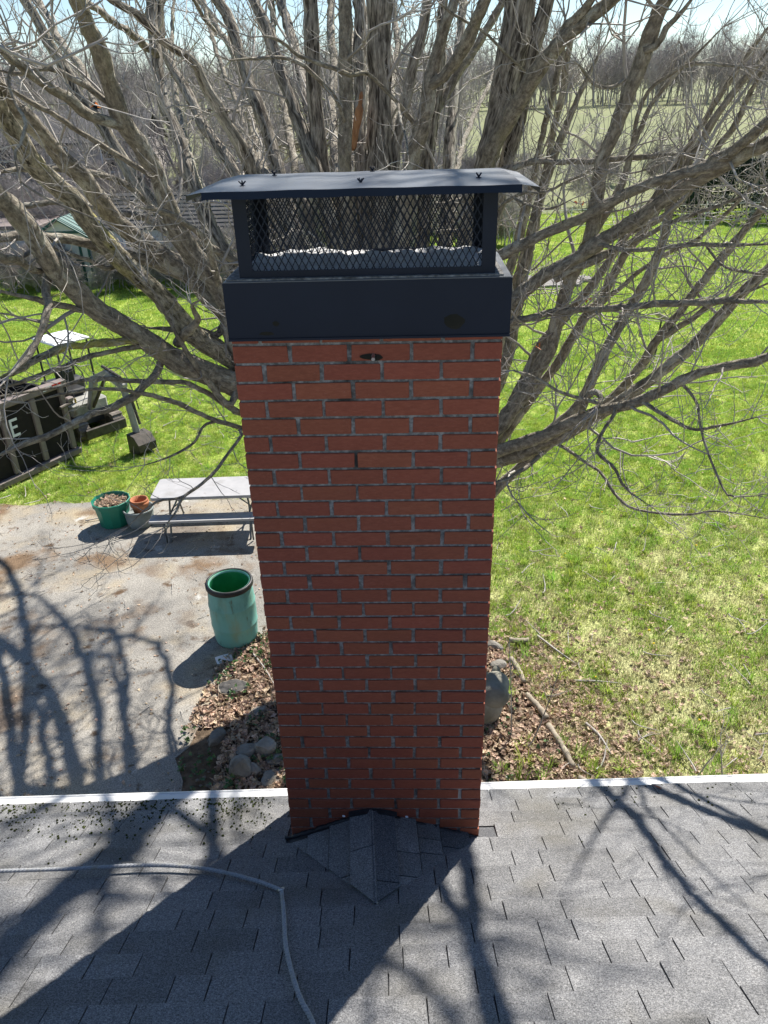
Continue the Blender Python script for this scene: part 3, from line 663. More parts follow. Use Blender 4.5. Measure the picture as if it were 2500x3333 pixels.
def spawn(P, Rad, Ls, per_m, lo, ang, rng, upb=0.0):
    """children of polylines: base point, direction, parent radius there, parent id"""
    cnt = rng.poisson(np.maximum(per_m*Ls*(1-lo), 0)); idx = np.repeat(np.arange(len(P)), cnt); n = P.shape[1]
    u = rng.uniform(lo, 0.99, len(idx))*(n-1); i = u.astype(int); f = (u-i)[:, None]
    a, b = P[idx, i], P[idx, np.minimum(i+1, n-1)]; T = b-a; T /= np.linalg.norm(T, axis=1)[:, None] + 1e-9
    pr = rng.normal(size=T.shape); pr[:, 2] += upb; pr -= T*(pr*T).sum(1)[:, None]; pr /= np.linalg.norm(pr, axis=1)[:, None] + 1e-9
    A = np.radians(rng.uniform(*ang, len(idx)))[:, None]
    return a + (b-a)*f, np.cos(A)*T + np.sin(A)*pr, Rad[idx, i], idx, u/(n-1)

LIMBS={
'T7':[(0.27,6.02,-0.1,0.196),(0.24,6.02,0.76,0.175),(0.16,6.03,1.93,0.157),(0.04,6.03,3.09,0.149),(-0.07,6.03,4.13,0.14),(-0.12,6.02,4.87,0.133),(-0.13,6,5.47,0.126),(-0.11,5.97,6.19,0.118),(-0.1,5.96,6.57,0.115),(-0.08,5.94,6.94,0.108)],
'T4':[(0.19,6.02,-0.1,0.126),(0.13,6.02,0.76,0.113),(-0.04,6.03,1.94,0.101),(-0.28,6.05,3.1,0.095),(-0.52,6.05,4.14,0.09),(-0.66,6.03,4.89,0.085),(-0.73,6,5.48,0.081),(-0.75,5.98,5.7,0.08),(-0.75,5.96,5.99,0.076),(-0.75,5.93,6.33,0.072),(-0.75,5.91,6.65,0.068),(-0.73,5.88,6.95,0.064)],
'T5':[(-0.28,6.05,3.1,0.077),(-0.33,6,3.56,0.076),(-0.39,5.94,4.05,0.074),(-0.44,5.87,4.55,0.073),(-0.48,5.8,5.04,0.072),(-0.47,5.73,5.5,0.067),(-0.43,5.65,6.1,0.064),(-0.4,5.58,6.52,0.059),(-0.39,5.52,6.91,0.055)],
'T6':[(0.16,6.03,1.93,0.08),(0.06,6.03,2.62,0.078),(-0.07,6,3.36,0.077),(-0.2,5.99,4.11,0.075),(-0.3,6.08,4.83,0.074),(-0.34,6.3,5.45,0.069),(-0.34,6.72,6.2,0.067),(-0.34,7.2,7.07,0.064)],
'T3':[(-0.04,6.03,1.94,0.065),(-0.18,6.04,2.68,0.064),(-0.36,5.99,3.53,0.062),(-0.54,6,4.35,0.061),(-0.7,6.16,5.03,0.06),(-0.82,6.6,5.44,0.056),(-0.95,7.47,5.76,0.066),(-1.06,8.09,6.03,0.069),(-1.21,8.88,6.4,0.067),(-1.35,9.51,6.72,0.069),(-1.51,10.16,7.07,0.069),(-1.69,10.8,7.44,0.068)],
'T2':[(-0.28,6.05,3.1,0.086),(-0.36,5.97,3.58,0.084),(-0.44,5.85,4.08,0.083),(-0.53,5.74,4.59,0.081),(-0.64,5.7,5.08,0.08),(-0.77,5.8,5.49,0.075),(-0.88,5.95,5.79,0.07),(-0.97,6.08,6.03,0.065),(-1.06,6.19,6.25,0.063),(-1.14,6.31,6.48,0.061),(-1.22,6.42,6.69,0.058),(-1.29,6.51,6.87,0.056),(-1.39,6.6,7.04,0.051)],
'L4':[(0.23,5.52,-0.1,0.17),(0.1,5.52,0.54,0.152),(-0.27,5.52,1.43,0.136),(-0.78,5.5,2.32,0.129),(-1.28,5.43,3.1,0.121),(-1.56,5.32,3.64,0.115),(-1.65,5.16,4.05,0.11),(-1.66,4.98,4.42,0.096),(-1.71,4.87,4.62,0.089),(-1.75,4.8,4.74,0.088),(-1.82,4.68,4.92,0.085),(-1.88,4.56,5.11,0.085),(-1.91,4.46,5.25,0.081),(-1.91,4.36,5.42,0.075),(-1.91,4.26,5.56,0.069),(-1.9,4.18,5.68,0.068),(-1.95,4.03,5.86,0.066),(-2,3.88,6.02,0.065),(-2,3.77,6.15,0.065),(-1.98,3.64,6.3,0.061),(-1.95,3.48,6.47,0.059),(-1.94,3.31,6.62,0.055),(-1.92,3.18,6.73,0.05)],
'T1':[(-0.78,5.5,2.32,0.074),(-0.84,5.6,2.95,0.073),(-0.9,5.7,3.63,0.071),(-0.97,5.84,4.31,0.07),(-1.08,6.03,4.94,0.069),(-1.22,6.3,5.47,0.064),(-1.32,6.49,5.75,0.065),(-1.41,6.65,6,0.065),(-1.52,6.82,6.25,0.063),(-1.61,6.98,6.5,0.06),(-1.7,7.14,6.75,0.06),(-1.8,7.29,6.97,0.058),(-1.91,7.4,7.13,0.056)],
'T1b':[(-0.28,6.05,3.1,0.058),(-0.49,6.04,3.64,0.057),(-0.75,5.98,4.24,0.056),(-1.02,5.97,4.8,0.055),(-1.25,6.08,5.25,0.054),(-1.4,6.4,5.47,0.05),(-1.69,7.72,5.7,0.057),(-1.94,8.89,5.98,0.059),(-2.21,10.11,6.32,0.061),(-2.42,10.94,6.59,0.057),(-2.72,12,6.95,0.057)],
'L10':[(-0.04,6.03,1.94,0.072),(-0.3,6.03,2.65,0.071),(-0.61,6.05,3.4,0.07),(-0.94,6.05,4.15,0.068),(-1.23,5.97,4.86,0.067),(-1.43,5.76,5.52,0.063),(-1.49,5.63,5.79,0.059),(-1.56,5.54,5.97,0.055),(-1.62,5.45,6.13,0.052),(-1.7,5.36,6.3,0.046),(-1.74,5.27,6.45,0.041),(-1.87,5.17,6.56,0.038),(-1.99,5.08,6.67,0.036),(-2.1,4.97,6.81,0.033),(-2.24,4.86,6.9,0.03)],
'L13':[(-0.78,5.5,2.32,0.073),(-0.92,5.63,2.97,0.072),(-1.06,5.77,3.67,0.07),(-1.23,5.94,4.36,0.069),(-1.44,6.18,4.97,0.068),(-1.72,6.5,5.44,0.063),(-1.84,6.64,5.59,0.064),(-1.98,6.8,5.75,0.064),(-2.13,6.96,5.93,0.062),(-2.24,7.11,6.1,0.06),(-2.41,7.33,6.35,0.058),(-2.57,7.51,6.57,0.053),(-2.66,7.67,6.77,0.051),(-2.7,7.89,7.06,0.048),(-2.68,8,7.21,0.046)],
'L11':[(-0.27,5.52,1.43,0.099),(-0.54,5.56,2.1,0.097),(-0.85,5.57,2.79,0.095),(-1.19,5.62,3.47,0.093),(-1.53,5.75,4.1,0.092),(-1.83,6,4.64,0.086),(-2.03,6.24,4.99,0.084),(-2.14,6.39,5.22,0.081),(-2.23,6.5,5.39,0.077),(-2.3,6.62,5.57,0.074),(-2.39,6.78,5.83,0.072),(-2.51,6.94,6.08,0.069),(-2.6,7.1,6.34,0.067),(-2.64,7.28,6.63,0.065),(-2.69,7.52,7.04,0.062),(-2.7,7.6,7.17,0.062)],
'L11b':[(-0.78,5.5,2.32,0.056),(-1.02,5.66,2.9,0.055),(-1.3,5.83,3.49,0.055),(-1.6,6.06,4.04,0.054),(-1.88,6.37,4.47,0.053),(-2.09,6.8,4.71,0.049),(-2.5,7.98,5,0.051),(-2.79,8.85,5.26,0.054),(-3.16,9.99,5.68,0.055),(-3.42,10.84,6.04,0.054),(-3.61,11.53,6.37,0.053),(-3.84,12.5,6.87,0.047)],
'L7':[(-0.78,5.5,2.32,0.09),(-0.96,5.57,2.71,0.088),(-1.15,5.66,3.11,0.086),(-1.37,5.76,3.49,0.085),(-1.6,5.87,3.84,0.083),(-1.84,6,4.14,0.078),(-2.24,6.22,4.61,0.078),(-2.5,6.36,4.89,0.075),(-2.69,6.49,5.17,0.072),(-2.88,6.59,5.39,0.07),(-3.01,6.68,5.59,0.067),(-3.15,6.78,5.81,0.067),(-3.3,6.88,6.04,0.064),(-3.5,6.99,6.27,0.062),(-3.58,7.06,6.43,0.062),(-3.67,7.13,6.58,0.059),(-3.8,7.22,6.77,0.059),(-3.91,7.31,6.99,0.056),(-4.03,7.4,7.19,0.054)],
'L8':[(-3.28,6.88,6.14,0.036),(-3.77,8.02,6.53,0.042),(-4.18,8.72,6.77,0.047),(-4.5,9.27,6.98,0.052),(-4.76,9.78,7.2,0.054),(-5.18,10.5,7.52,0.053)],
'L9':[(-2.63,7.28,6.58,0.039),(-2.59,7.1,6.65,0.041),(-2.62,6.68,6.73,0.039),(-2.64,6.25,6.81,0.034),(-2.63,5.73,6.89,0.032),(-2.62,5.34,6.93,0.028),(-2.59,4.86,6.97,0.023)],
'L5':[(-2,3.88,5.99,0.042),(-2.06,3.78,6.03,0.04),(-2.14,3.6,6.08,0.037),(-2.18,3.41,6.18,0.036),(-2.23,3.22,6.25,0.033),(-2.26,3.04,6.32,0.03),(-2.28,2.84,6.4,0.029),(-2.28,2.7,6.45,0.026)],
'L5b':[(-2.03,3.77,6.15,0.024),(-2.12,3.68,6.24,0.022),(-2.21,3.6,6.31,0.02),(-2.3,3.52,6.37,0.018),(-2.4,3.44,6.37,0.014),(-2.5,3.37,6.35,0.013),(-2.59,3.3,6.37,0.011)],
'L6':[(-1.92,4.26,5.6,0.023),(-2.07,4.13,5.73,0.021),(-2.22,3.98,5.86,0.02),(-2.35,3.84,5.98,0.019),(-2.46,3.7,6.1,0.017),(-2.57,3.56,6.2,0.017),(-2.66,3.42,6.3,0.014)],
'L1':[(0.21,5.55,-0.1,0.223),(0.09,5.56,0.46,0.2),(-0.19,5.57,1.27,0.179),(-0.6,5.57,2.1,0.169),(-1.05,5.51,2.79,0.159),(-1.4,5.39,3.21,0.151),(-1.66,5.22,3.45,0.144),(-1.71,5.18,3.49,0.138),(-1.96,4.94,3.72,0.123),(-2.16,4.72,3.92,0.114),(-2.32,4.49,4.16,0.105),(-2.46,4.25,4.4,0.096),(-2.59,4.02,4.61,0.092),(-2.66,3.74,4.9,0.091),(-2.66,3.49,5.16,0.082),(-2.65,3.3,5.35,0.079),(-2.65,3.12,5.51,0.075),(-2.65,3,5.6,0.07)],
'L3':[(-0.19,5.57,1.27,0.125),(-0.44,5.61,1.88,0.123),(-0.74,5.69,2.5,0.121),(-1.06,5.75,3.11,0.119),(-1.39,5.71,3.66,0.116),(-1.72,5.52,4.1,0.109),(-1.81,5.43,4.22,0.102),(-1.91,5.3,4.42,0.1),(-2.03,5.13,4.68,0.094),(-2.16,4.99,4.83,0.089),(-2.28,4.84,4.98,0.085),(-2.39,4.7,5.12,0.08),(-2.48,4.54,5.3,0.076),(-2.53,4.39,5.48,0.073),(-2.54,4.28,5.61,0.071),(-2.58,4.18,5.71,0.068),(-2.63,4.06,5.82,0.066),(-2.66,3.92,5.95,0.064),(-2.72,3.71,6.13,0.061),(-2.73,3.54,6.27,0.056)],
'L2':[(-0.6,5.57,2.1,0.12),(-0.8,5.56,2.44,0.118),(-1.04,5.55,2.76,0.116),(-1.29,5.53,3.07,0.114),(-1.52,5.46,3.36,0.112),(-1.69,5.34,3.64,0.105),(-1.72,5.29,3.72,0.104),(-1.91,5.11,3.95,0.1),(-2.08,4.94,4.18,0.097),(-2.16,4.77,4.43,0.094),(-2.26,4.6,4.66,0.088),(-2.35,4.43,4.86,0.085),(-2.42,4.28,5.05,0.082),(-2.49,4.09,5.26,0.081),(-2.52,3.9,5.48,0.081),(-2.57,3.75,5.62,0.079),(-2.62,3.55,5.79,0.072),(-2.61,3.38,5.96,0.066),(-2.59,3.18,6.13,0.059)],
'L14':[(-2.28,4.49,4.14,0.035),(-2.36,4.36,4.2,0.034),(-2.52,4.1,4.28,0.035),(-2.71,3.75,4.35,0.032),(-2.83,3.48,4.35,0.029),(-2.94,3.19,4.33,0.027),(-3,3,4.32,0.025)],
'L15':[(-2.28,4.49,4.12,0.024),(-2.44,4.3,4.17,0.024),(-2.67,3.99,4.19,0.021),(-2.87,3.66,4.17,0.02),(-3.05,3.34,4.17,0.017),(-3.12,3.18,4.18,0.017)],
'L16':[(-0.1,6,2.51,0.042),(-0.9,5.61,2.75,0.039),(-1.7,5.22,3.16,0.035),(-1.73,5.19,3.19,0.033),(-1.94,4.96,3.47,0.029),(-2.12,4.77,3.66,0.026),(-2.33,4.57,3.75,0.023),(-2.52,4.37,3.83,0.022),(-2.76,4.1,3.94,0.019),(-2.99,3.83,3.96,0.016),(-3.28,3.42,4.03,0.014)],
'L17':[(-0.09,6,2.36,0.033),(-0.87,5.58,2.6,0.031),(-1.65,5.16,3,0.028),(-1.69,5.12,3.02,0.025),(-1.85,4.97,3.15,0.025),(-2.06,4.74,3.37,0.024),(-2.25,4.51,3.58,0.023),(-2.43,4.29,3.74,0.02),(-2.64,4.02,3.87,0.017),(-2.87,3.71,3.94,0.012),(-3.06,3.42,3.97,0.01)],
'L18':[(-2.28,4.72,3.95,0.037),(-2.32,4.59,3.85,0.036),(-2.38,4.47,3.78,0.036),(-2.58,4.17,3.67,0.035),(-2.81,3.83,3.66,0.031),(-3.01,3.49,3.64,0.028),(-3.14,3.23,3.65,0.025),(-3.21,3.06,3.65,0.023)],
'L18b':[(-1.63,5.18,3.65,0.054),(-1.73,5,3.35,0.037),(-1.84,4.92,3.49,0.036),(-1.88,4.86,3.61,0.036)],
'L19':[(-0.08,6,2.48,0.023),(-0.83,5.43,2.71,0.021),(-1.58,4.86,3.1,0.02),(-1.61,4.8,3.07,0.019),(-1.77,4.48,2.92,0.019),(-1.91,4.21,2.82,0.018),(-2.05,3.98,2.78,0.016),(-2.1,3.81,2.71,0.013),(-2.18,3.6,2.64,0.011)],
'L19b':[(-2.05,3.98,2.78,0.014),(-2.15,3.9,2.79,0.011),(-2.26,3.83,2.81,0.011),(-2.41,3.71,2.74,0.009),(-2.52,3.6,2.65,0.007)],
'L20':[(-1.89,4.97,3.17,0.017),(-1.99,4.76,3.2,0.014),(-2.04,4.51,3.12,0.014),(-2.17,4.17,3.13,0.011),(-2.31,3.78,3.21,0.009)],
'L21':[(-2.74,3.74,4.99,0.038),(-2.75,3.7,4.96,0.036),(-2.75,3.56,4.85,0.033),(-2.69,3.45,4.77,0.031),(-2.71,3.3,4.66,0.027),(-2.73,3.15,4.55,0.023),(-2.77,3.01,4.47,0.021),(-2.83,2.82,4.39,0.017)],
'L21b':[(-2.11,4.72,4.07,0.05),(-1.89,4.41,4.3,0.043),(-1.75,4.22,4.44,0.031),(-1.71,3.99,4.61,0.014),(-1.55,3.78,4.72,0.01)],
'L22':[(-0.13,6,3.68,0.07),(-0.99,5.73,3.94,0.064),(-1.85,5.46,4.36,0.058),(-1.93,5.32,4.53,0.057),(-2.1,5.14,4.65,0.055),(-2.23,4.98,4.76,0.051),(-2.39,4.76,4.89,0.05),(-2.55,4.56,4.98,0.046),(-2.69,4.34,5.1,0.043),(-2.82,4.16,5.16,0.041),(-2.96,3.93,5.23,0.038),(-3.05,3.78,5.24,0.033)],
'L23':[(-0.1,6,4.04,0.047),(-0.9,5.85,4.29,0.043),(-1.71,5.7,4.69,0.039),(-1.93,5.51,4.89,0.035),(-2.18,5.32,5,0.034),(-2.34,5.16,5.16,0.031),(-2.52,5,5.25,0.028),(-2.74,4.8,5.34,0.027),(-2.99,4.57,5.41,0.027),(-3.11,4.45,5.41,0.026),(-3.26,4.31,5.4,0.024),(-3.31,4.26,5.39,0.024)],
'L23b':[(-2.48,6.36,4.94,0.036),(-2.58,6,5.22,0.032),(-2.69,5.67,5.44,0.03),(-2.85,5.29,5.58,0.026),(-3.02,4.87,5.66,0.027),(-3.13,4.57,5.68,0.026),(-3.23,4.26,5.68,0.023)],
'L24':[(-2.47,4.56,4.93,0.021),(-2.53,4.43,4.86,0.021),(-2.62,4.25,4.96,0.02),(-2.71,4.05,5.06,0.018),(-2.81,3.82,5.15,0.017),(-2.92,3.59,5.1,0.015),(-3,3.42,5.08,0.012)],
'L25':[(-2.55,4.02,4.58,0.03),(-2.59,3.97,4.58,0.026),(-2.72,3.78,4.68,0.025),(-2.83,3.58,4.78,0.024),(-2.98,3.3,4.91,0.021)],
'L26':[(-2.74,3.74,4.99,0.019),(-2.77,3.52,5.02,0.029),(-2.73,3.21,5.16,0.031),(-2.73,2.94,5.22,0.029)],
'L27':[(-0.1,6,3.45,0.035),(-0.89,5.67,3.7,0.032),(-1.68,5.34,4.1,0.029),(-1.83,5.21,4.03,0.038),(-1.99,5.08,4.1,0.035),(-2.17,4.93,4.16,0.028),(-2.39,4.74,4.24,0.018)],
'L28':[(-1.69,4.87,4.58,0.031),(-1.61,4.47,4.99,0.029),(-1.64,4.26,5.16,0.028),(-1.7,4.04,5.29,0.025),(-1.78,3.79,5.4,0.022),(-1.88,3.54,5.46,0.014)],
'N1':[(-2.26,2.84,6.4,0.013),(-2.3,2.78,6.31,0.011),(-2.27,2.71,6.19,0.011),(-2.2,2.64,6.1,0.011),(-2.18,2.6,6.04,0.011),(-2.22,2.52,5.92,0.011),(-2.24,2.49,5.89,0.011),(-2.2,2.4,5.75,0.01)],
'N1b':[(-2.2,2.4,5.75,0.008),(-2.09,2.4,5.67,0.008),(-1.94,2.4,5.59,0.009),(-1.79,2.4,5.53,0.006)],
'T9':[(0.33,5.84,-0.1,0.114),(0.31,5.85,0.76,0.102),(0.23,5.88,1.95,0.092),(0.12,5.92,3.14,0.086),(0.06,5.9,4.19,0.081),(0.08,5.83,4.92,0.077),(0.18,5.7,5.48,0.074),(0.27,5.6,5.81,0.071),(0.33,5.53,6.03,0.07),(0.36,5.46,6.24,0.064),(0.43,5.37,6.49,0.056),(0.5,5.29,6.68,0.048),(0.56,5.22,6.85,0.043)],
'N2':[(0.23,5.6,5.88,0.027),(0.22,5.57,5.92,0.026),(0.13,5.46,6.02,0.024),(0.07,5.38,6.1,0.021),(-0.1,5.18,6.26,0.018),(-0.21,5.06,6.33,0.018),(-0.33,4.95,6.32,0.018),(-0.43,4.85,6.36,0.018),(-0.56,4.72,6.4,0.017),(-0.72,4.55,6.46,0.017),(-0.84,4.36,6.56,0.014),(-0.93,4.26,6.58,0.014)],
'N3':[(-0.43,5.65,5.92,0.02),(-0.5,5.47,6.13,0.019),(-0.62,5.29,6.28,0.019),(-0.77,5.11,6.42,0.016),(-0.91,4.98,6.46,0.016),(-1.11,4.8,6.46,0.014),(-1.29,4.62,6.44,0.011)],
'N4':[(0.07,5.38,6.1,0.013),(0.1,4.99,5.95,0.012),(0.14,4.62,5.83,0.01),(0.16,4.14,5.68,0.007)],
'T13':[(0.38,6.02,-0.1,0.155),(0.41,6.02,0.75,0.139),(0.47,6.03,1.93,0.124),(0.57,6.05,3.09,0.117),(0.69,6.05,4.13,0.11),(0.81,6.03,4.86,0.105),(0.93,6,5.44,0.1),(1.01,5.97,5.77,0.107),(1.08,5.95,6.06,0.118),(1.13,5.93,6.39,0.133),(1.18,5.91,6.6,0.144),(1.22,5.88,6.9,0.153)],
'N5':[(1.32,5.93,6.3,0.016),(1.06,5.65,6.48,0.015),(0.86,5.43,6.62,0.012),(0.68,5.24,6.69,0.012),(0.51,5.05,6.76,0.012),(0.37,4.86,6.86,0.009)],
'N6':[(-1.51,5.27,6.68,0.018),(-1.48,4.69,6.75,0.017),(-1.42,4.2,6.8,0.014),(-1.38,3.78,6.83,0.013)],
'N7':[(-1.72,6.96,6.05,0.015),(-1.78,5.99,6.08,0.014),(-1.8,5.45,6.05,0.011),(-1.77,4.86,5.98,0.008)],
'T8':[(0.04,6.03,3.09,0.06),(0.02,6.02,3.55,0.059),(-0.01,6.02,4.03,0.058),(-0.03,6.01,4.53,0.057),(-0.03,6,5.02,0.056),(0.01,6,5.46,0.052),(0.06,6,5.8,0.051),(0.14,6,6.08,0.05),(0.22,6,6.41,0.049),(0.29,6,6.63,0.049),(0.35,6,6.93,0.046)],
'T9b':[(0.23,5.88,1.95,0.086),(0.24,5.97,2.62,0.085),(0.26,6.07,3.33,0.083),(0.27,6.19,4.06,0.082),(0.31,6.31,4.77,0.08),(0.36,6.4,5.42,0.075),(0.4,6.44,5.79,0.069),(0.46,6.49,6.17,0.058),(0.5,6.54,6.55,0.052),(0.53,6.6,6.99,0.046)],
'T10':[(0.36,5.46,6.21,0.051),(0.46,5.35,6.29,0.054),(0.57,5.21,6.4,0.057),(0.67,5.05,6.53,0.055),(0.73,4.9,6.67,0.052),(0.78,4.74,6.8,0.048)],
'T11':[(0.12,5.92,3.14,0.057),(0.13,5.97,3.59,0.056),(0.12,6.02,4.07,0.055),(0.12,6.09,4.56,0.054),(0.15,6.18,5.02,0.053),(0.25,6.3,5.44,0.049),(0.38,6.42,5.79,0.049),(0.44,6.49,5.98,0.049),(0.57,6.56,6.16,0.046),(0.7,6.64,6.35,0.046),(0.81,6.69,6.48,0.043),(0.97,6.78,6.71,0.043),(1.17,6.9,7,0.041)],
'T12':[(0.47,6.03,1.93,0.076),(0.49,6.06,2.63,0.075),(0.51,6.06,3.4,0.074),(0.53,6.1,4.18,0.072),(0.56,6.25,4.87,0.071),(0.6,6.6,5.4,0.066),(0.66,7.18,5.93,0.066),(0.7,7.52,6.26,0.061),(0.76,7.87,6.6,0.054),(0.84,8.4,7.15,0.05)],
'T12b':[(0.57,6.05,3.09,0.036),(0.58,6.12,3.59,0.035),(0.6,6.18,4.17,0.035),(0.62,6.28,4.71,0.034),(0.65,6.47,5.15,0.033),(0.7,6.8,5.38,0.031),(0.87,7.97,5.67,0.032),(1.1,9.06,5.98,0.031),(1.35,10.02,6.29,0.03),(1.55,11,6.66,0.028)],
'T18':[(-0.04,6.03,1.94,0.056),(-0.15,6.04,2.68,0.055),(-0.29,5.99,3.53,0.054),(-0.44,6,4.35,0.053),(-0.56,6.16,5.03,0.052),(-0.64,6.6,5.43,0.049),(-0.71,7.41,5.73,0.052),(-0.79,8.32,6.11,0.052),(-0.81,9.22,6.55,0.056),(-0.91,10.12,7.03,0.056),(-0.93,10.8,7.42,0.058)],  # stem thickened for the shadow it throws on the driveway
'T19':[(-0.04,6.03,1.94,0.05),(-0.23,6.04,2.69,0.049),(-0.47,5.99,3.55,0.048),(-0.71,5.99,4.37,0.047),(-0.92,6.16,5.05,0.047),(-1.08,6.6,5.44,0.043),(-1.23,7.45,5.74,0.047),(-1.4,8.29,6.08,0.047),(-1.55,9.23,6.51,0.047),(-1.73,10.18,7,0.046),(-1.84,11,7.47,0.048)],  # thickened likewise, to shadow the driveway
'T20':[(-1.28,5.43,3.1,0.035),(-1.3,5.57,3.62,0.035),(-1.31,5.74,4.19,0.034),(-1.33,5.95,4.73,0.034),(-1.39,6.23,5.18,0.033),(-1.49,6.6,5.45,0.031),(-1.72,7.36,5.76,0.033),(-1.93,8.08,6.09,0.032),(-2.26,8.95,6.53,0.03),(-2.54,9.79,7,0.029),(-2.74,10.5,7.45,0.03)],
'T21':[(0.16,6.03,1.93,0.049),(0.08,6.02,2.66,0.049),(-0.02,5.95,3.5,0.048),(-0.13,5.94,4.33,0.047),(-0.22,6.08,5.01,0.046),(-0.28,6.5,5.43,0.043),(-0.34,7.41,5.82,0.046),(-0.31,8.31,6.25,0.046),(-0.38,9.3,6.8,0.046),(-0.34,10.2,7.35,0.049)],  # added limb, hidden behind the main stems, to shade the driveway
'T22':[(0.16,6.03,1.93,0.044),(0.12,6.02,2.67,0.043),(0.07,5.94,3.52,0.042),(0.02,5.93,4.35,0.041),(-0.01,6.07,5.03,0.04),(-0.01,6.5,5.43,0.038),(0.02,7.61,5.8,0.041),(-0.04,8.7,6.25,0.042),(0.03,9.91,6.83,0.042),(-0.04,11,7.42,0.045)],  # added hidden limb, shades the driveway near the drum
'T23':[(-0.28,6.05,3.1,0.041),(-0.32,6.06,3.6,0.04),(-0.36,6.05,4.17,0.039),(-0.41,6.07,4.73,0.039),(-0.45,6.2,5.18,0.038),(-0.46,6.5,5.44,0.035),(-0.48,7.58,5.77,0.039),(-0.58,8.76,6.21,0.039),(-0.6,9.95,6.73,0.039),(-0.74,11.4,7.47,0.043)],  # added back-leaning limb for more driveway shadow
'T14':[(0.47,6.03,1.93,0.088),(0.59,6.06,2.6,0.087),(0.73,6.12,3.32,0.085),(0.87,6.16,4.06,0.084),(1.02,6.16,4.77,0.082),(1.16,6.1,5.43,0.077),(1.23,6.04,5.77,0.075),(1.29,5.99,6.05,0.073),(1.34,5.93,6.38,0.071),(1.39,5.87,6.64,0.071),(1.44,5.82,6.89,0.07)],
'T15':[(0.94,6,5.41,0.081),(1,5.77,5.67,0.082),(1.09,5.54,5.89,0.081),(1.17,5.32,6.08,0.078),(1.25,5.1,6.26,0.073),(1.33,4.91,6.4,0.068),(1.42,4.7,6.52,0.064),(1.53,4.49,6.61,0.056),(1.62,4.3,6.68,0.049),(1.68,4.14,6.75,0.044)],
'T15b':[(1.38,4.91,6.46,0.046),(1.44,4.67,6.59,0.041),(1.51,4.43,6.69,0.035),(1.55,4.26,6.77,0.031)],
'T16':[(0.47,6.03,1.93,0.059),(0.64,6.1,2.47,0.058),(0.84,6.2,3.04,0.057),(1.06,6.3,3.62,0.056),(1.24,6.35,4.18,0.055),(1.37,6.3,4.71,0.051),(1.44,6.22,5.1,0.045),(1.49,6.13,5.52,0.036),(1.53,6.06,5.82,0.035),(1.59,5.97,6.16,0.032),(1.62,5.89,6.48,0.028),(1.62,5.82,6.74,0.023)],
'T17':[(0.47,6.03,1.93,0.054),(0.66,6.12,2.47,0.053),(0.9,6.24,3.04,0.052),(1.14,6.36,3.6,0.051),(1.35,6.43,4.16,0.05),(1.49,6.4,4.7,0.047),(1.57,6.31,5.18,0.04),(1.63,6.24,5.57,0.036),(1.66,6.18,5.87,0.035),(1.7,6.12,6.16,0.032),(1.71,6.05,6.48,0.029),(1.78,5.99,6.75,0.024),(1.86,5.94,6.92,0.021)],
'R1':[(0.34,5.8,-0.1,0.142),(0.39,5.8,0.32,0.127),(0.49,5.8,0.9,0.114),(0.65,5.78,1.49,0.107),(0.83,5.74,2.01,0.101),(0.97,5.7,2.36,0.096),(1.08,5.64,2.63,0.091),(1.15,5.6,2.78,0.085),(1.3,5.52,3.06,0.083),(1.5,5.4,3.46,0.08),(1.62,5.3,3.8,0.075),(1.66,5.2,4.15,0.07),(1.72,5.08,4.52,0.068),(1.8,5,4.75,0.066),(1.84,4.92,4.97,0.064),(1.84,4.81,5.29,0.064),(1.83,4.69,5.6,0.064),(1.88,4.6,5.81,0.064),(1.91,4.51,6.01,0.062),(1.97,4.37,6.29,0.06),(1.99,4.26,6.51,0.058),(2.04,4.14,6.71,0.054)],
'R1b':[(1.97,4.26,6.4,0.03),(2.05,4.21,6.43,0.028),(2.07,4.15,6.53,0.029),(2.19,4.02,6.7,0.026)],
'R1c':[(1.81,5,4.77,0.04),(2.02,4.87,5.32,0.033),(2.1,4.79,5.66,0.028),(2.17,4.71,5.98,0.021),(2.28,4.64,6.18,0.017),(2.45,4.57,6.37,0.013),(2.61,4.5,6.55,0.009)],
'R2':[(0.49,5.8,0.9,0.08),(0.63,5.8,1.29,0.079),(0.8,5.82,1.69,0.077),(0.97,5.83,2.09,0.076),(1.14,5.81,2.49,0.075),(1.27,5.76,2.85,0.07),(1.37,5.69,3.16,0.063),(1.54,5.57,3.68,0.055),(1.76,5.46,4.05,0.049),(2.04,5.31,4.5,0.042),(2.26,5.16,4.96,0.035),(2.44,5.04,5.29,0.032),(2.6,4.9,5.65,0.029),(2.72,4.76,6,0.023),(2.84,4.62,6.3,0.021),(2.96,4.5,6.54,0.018)],
'R3':[(2.26,5.16,4.96,0.031),(2.52,5.04,5.09,0.028),(2.71,4.88,5.38,0.027),(2.82,4.72,5.7,0.026),(2.88,4.64,5.85,0.025),(2.92,4.52,6.08,0.022),(2.96,4.38,6.33,0.022)],
'R3b':[(2.37,5.04,5.18,0.026),(2.59,4.86,5.31,0.025),(2.73,4.65,5.55,0.024),(2.87,4.48,5.7,0.023),(2.99,4.26,5.91,0.02)],
'R4':[(2.07,4.79,5.55,0.02),(2.08,4.55,6.07,0.017),(2.23,4.42,6.24,0.016),(2.34,4.35,6.3,0.016),(2.51,4.25,6.3,0.016),(2.71,4.14,6.27,0.014)],
'R4b':[(1.87,4.37,6.22,0.013),(1.74,4.27,6.16,0.014),(1.59,4.17,6.19,0.014),(1.5,4.09,6.26,0.014),(1.43,4.02,6.32,0.012)],
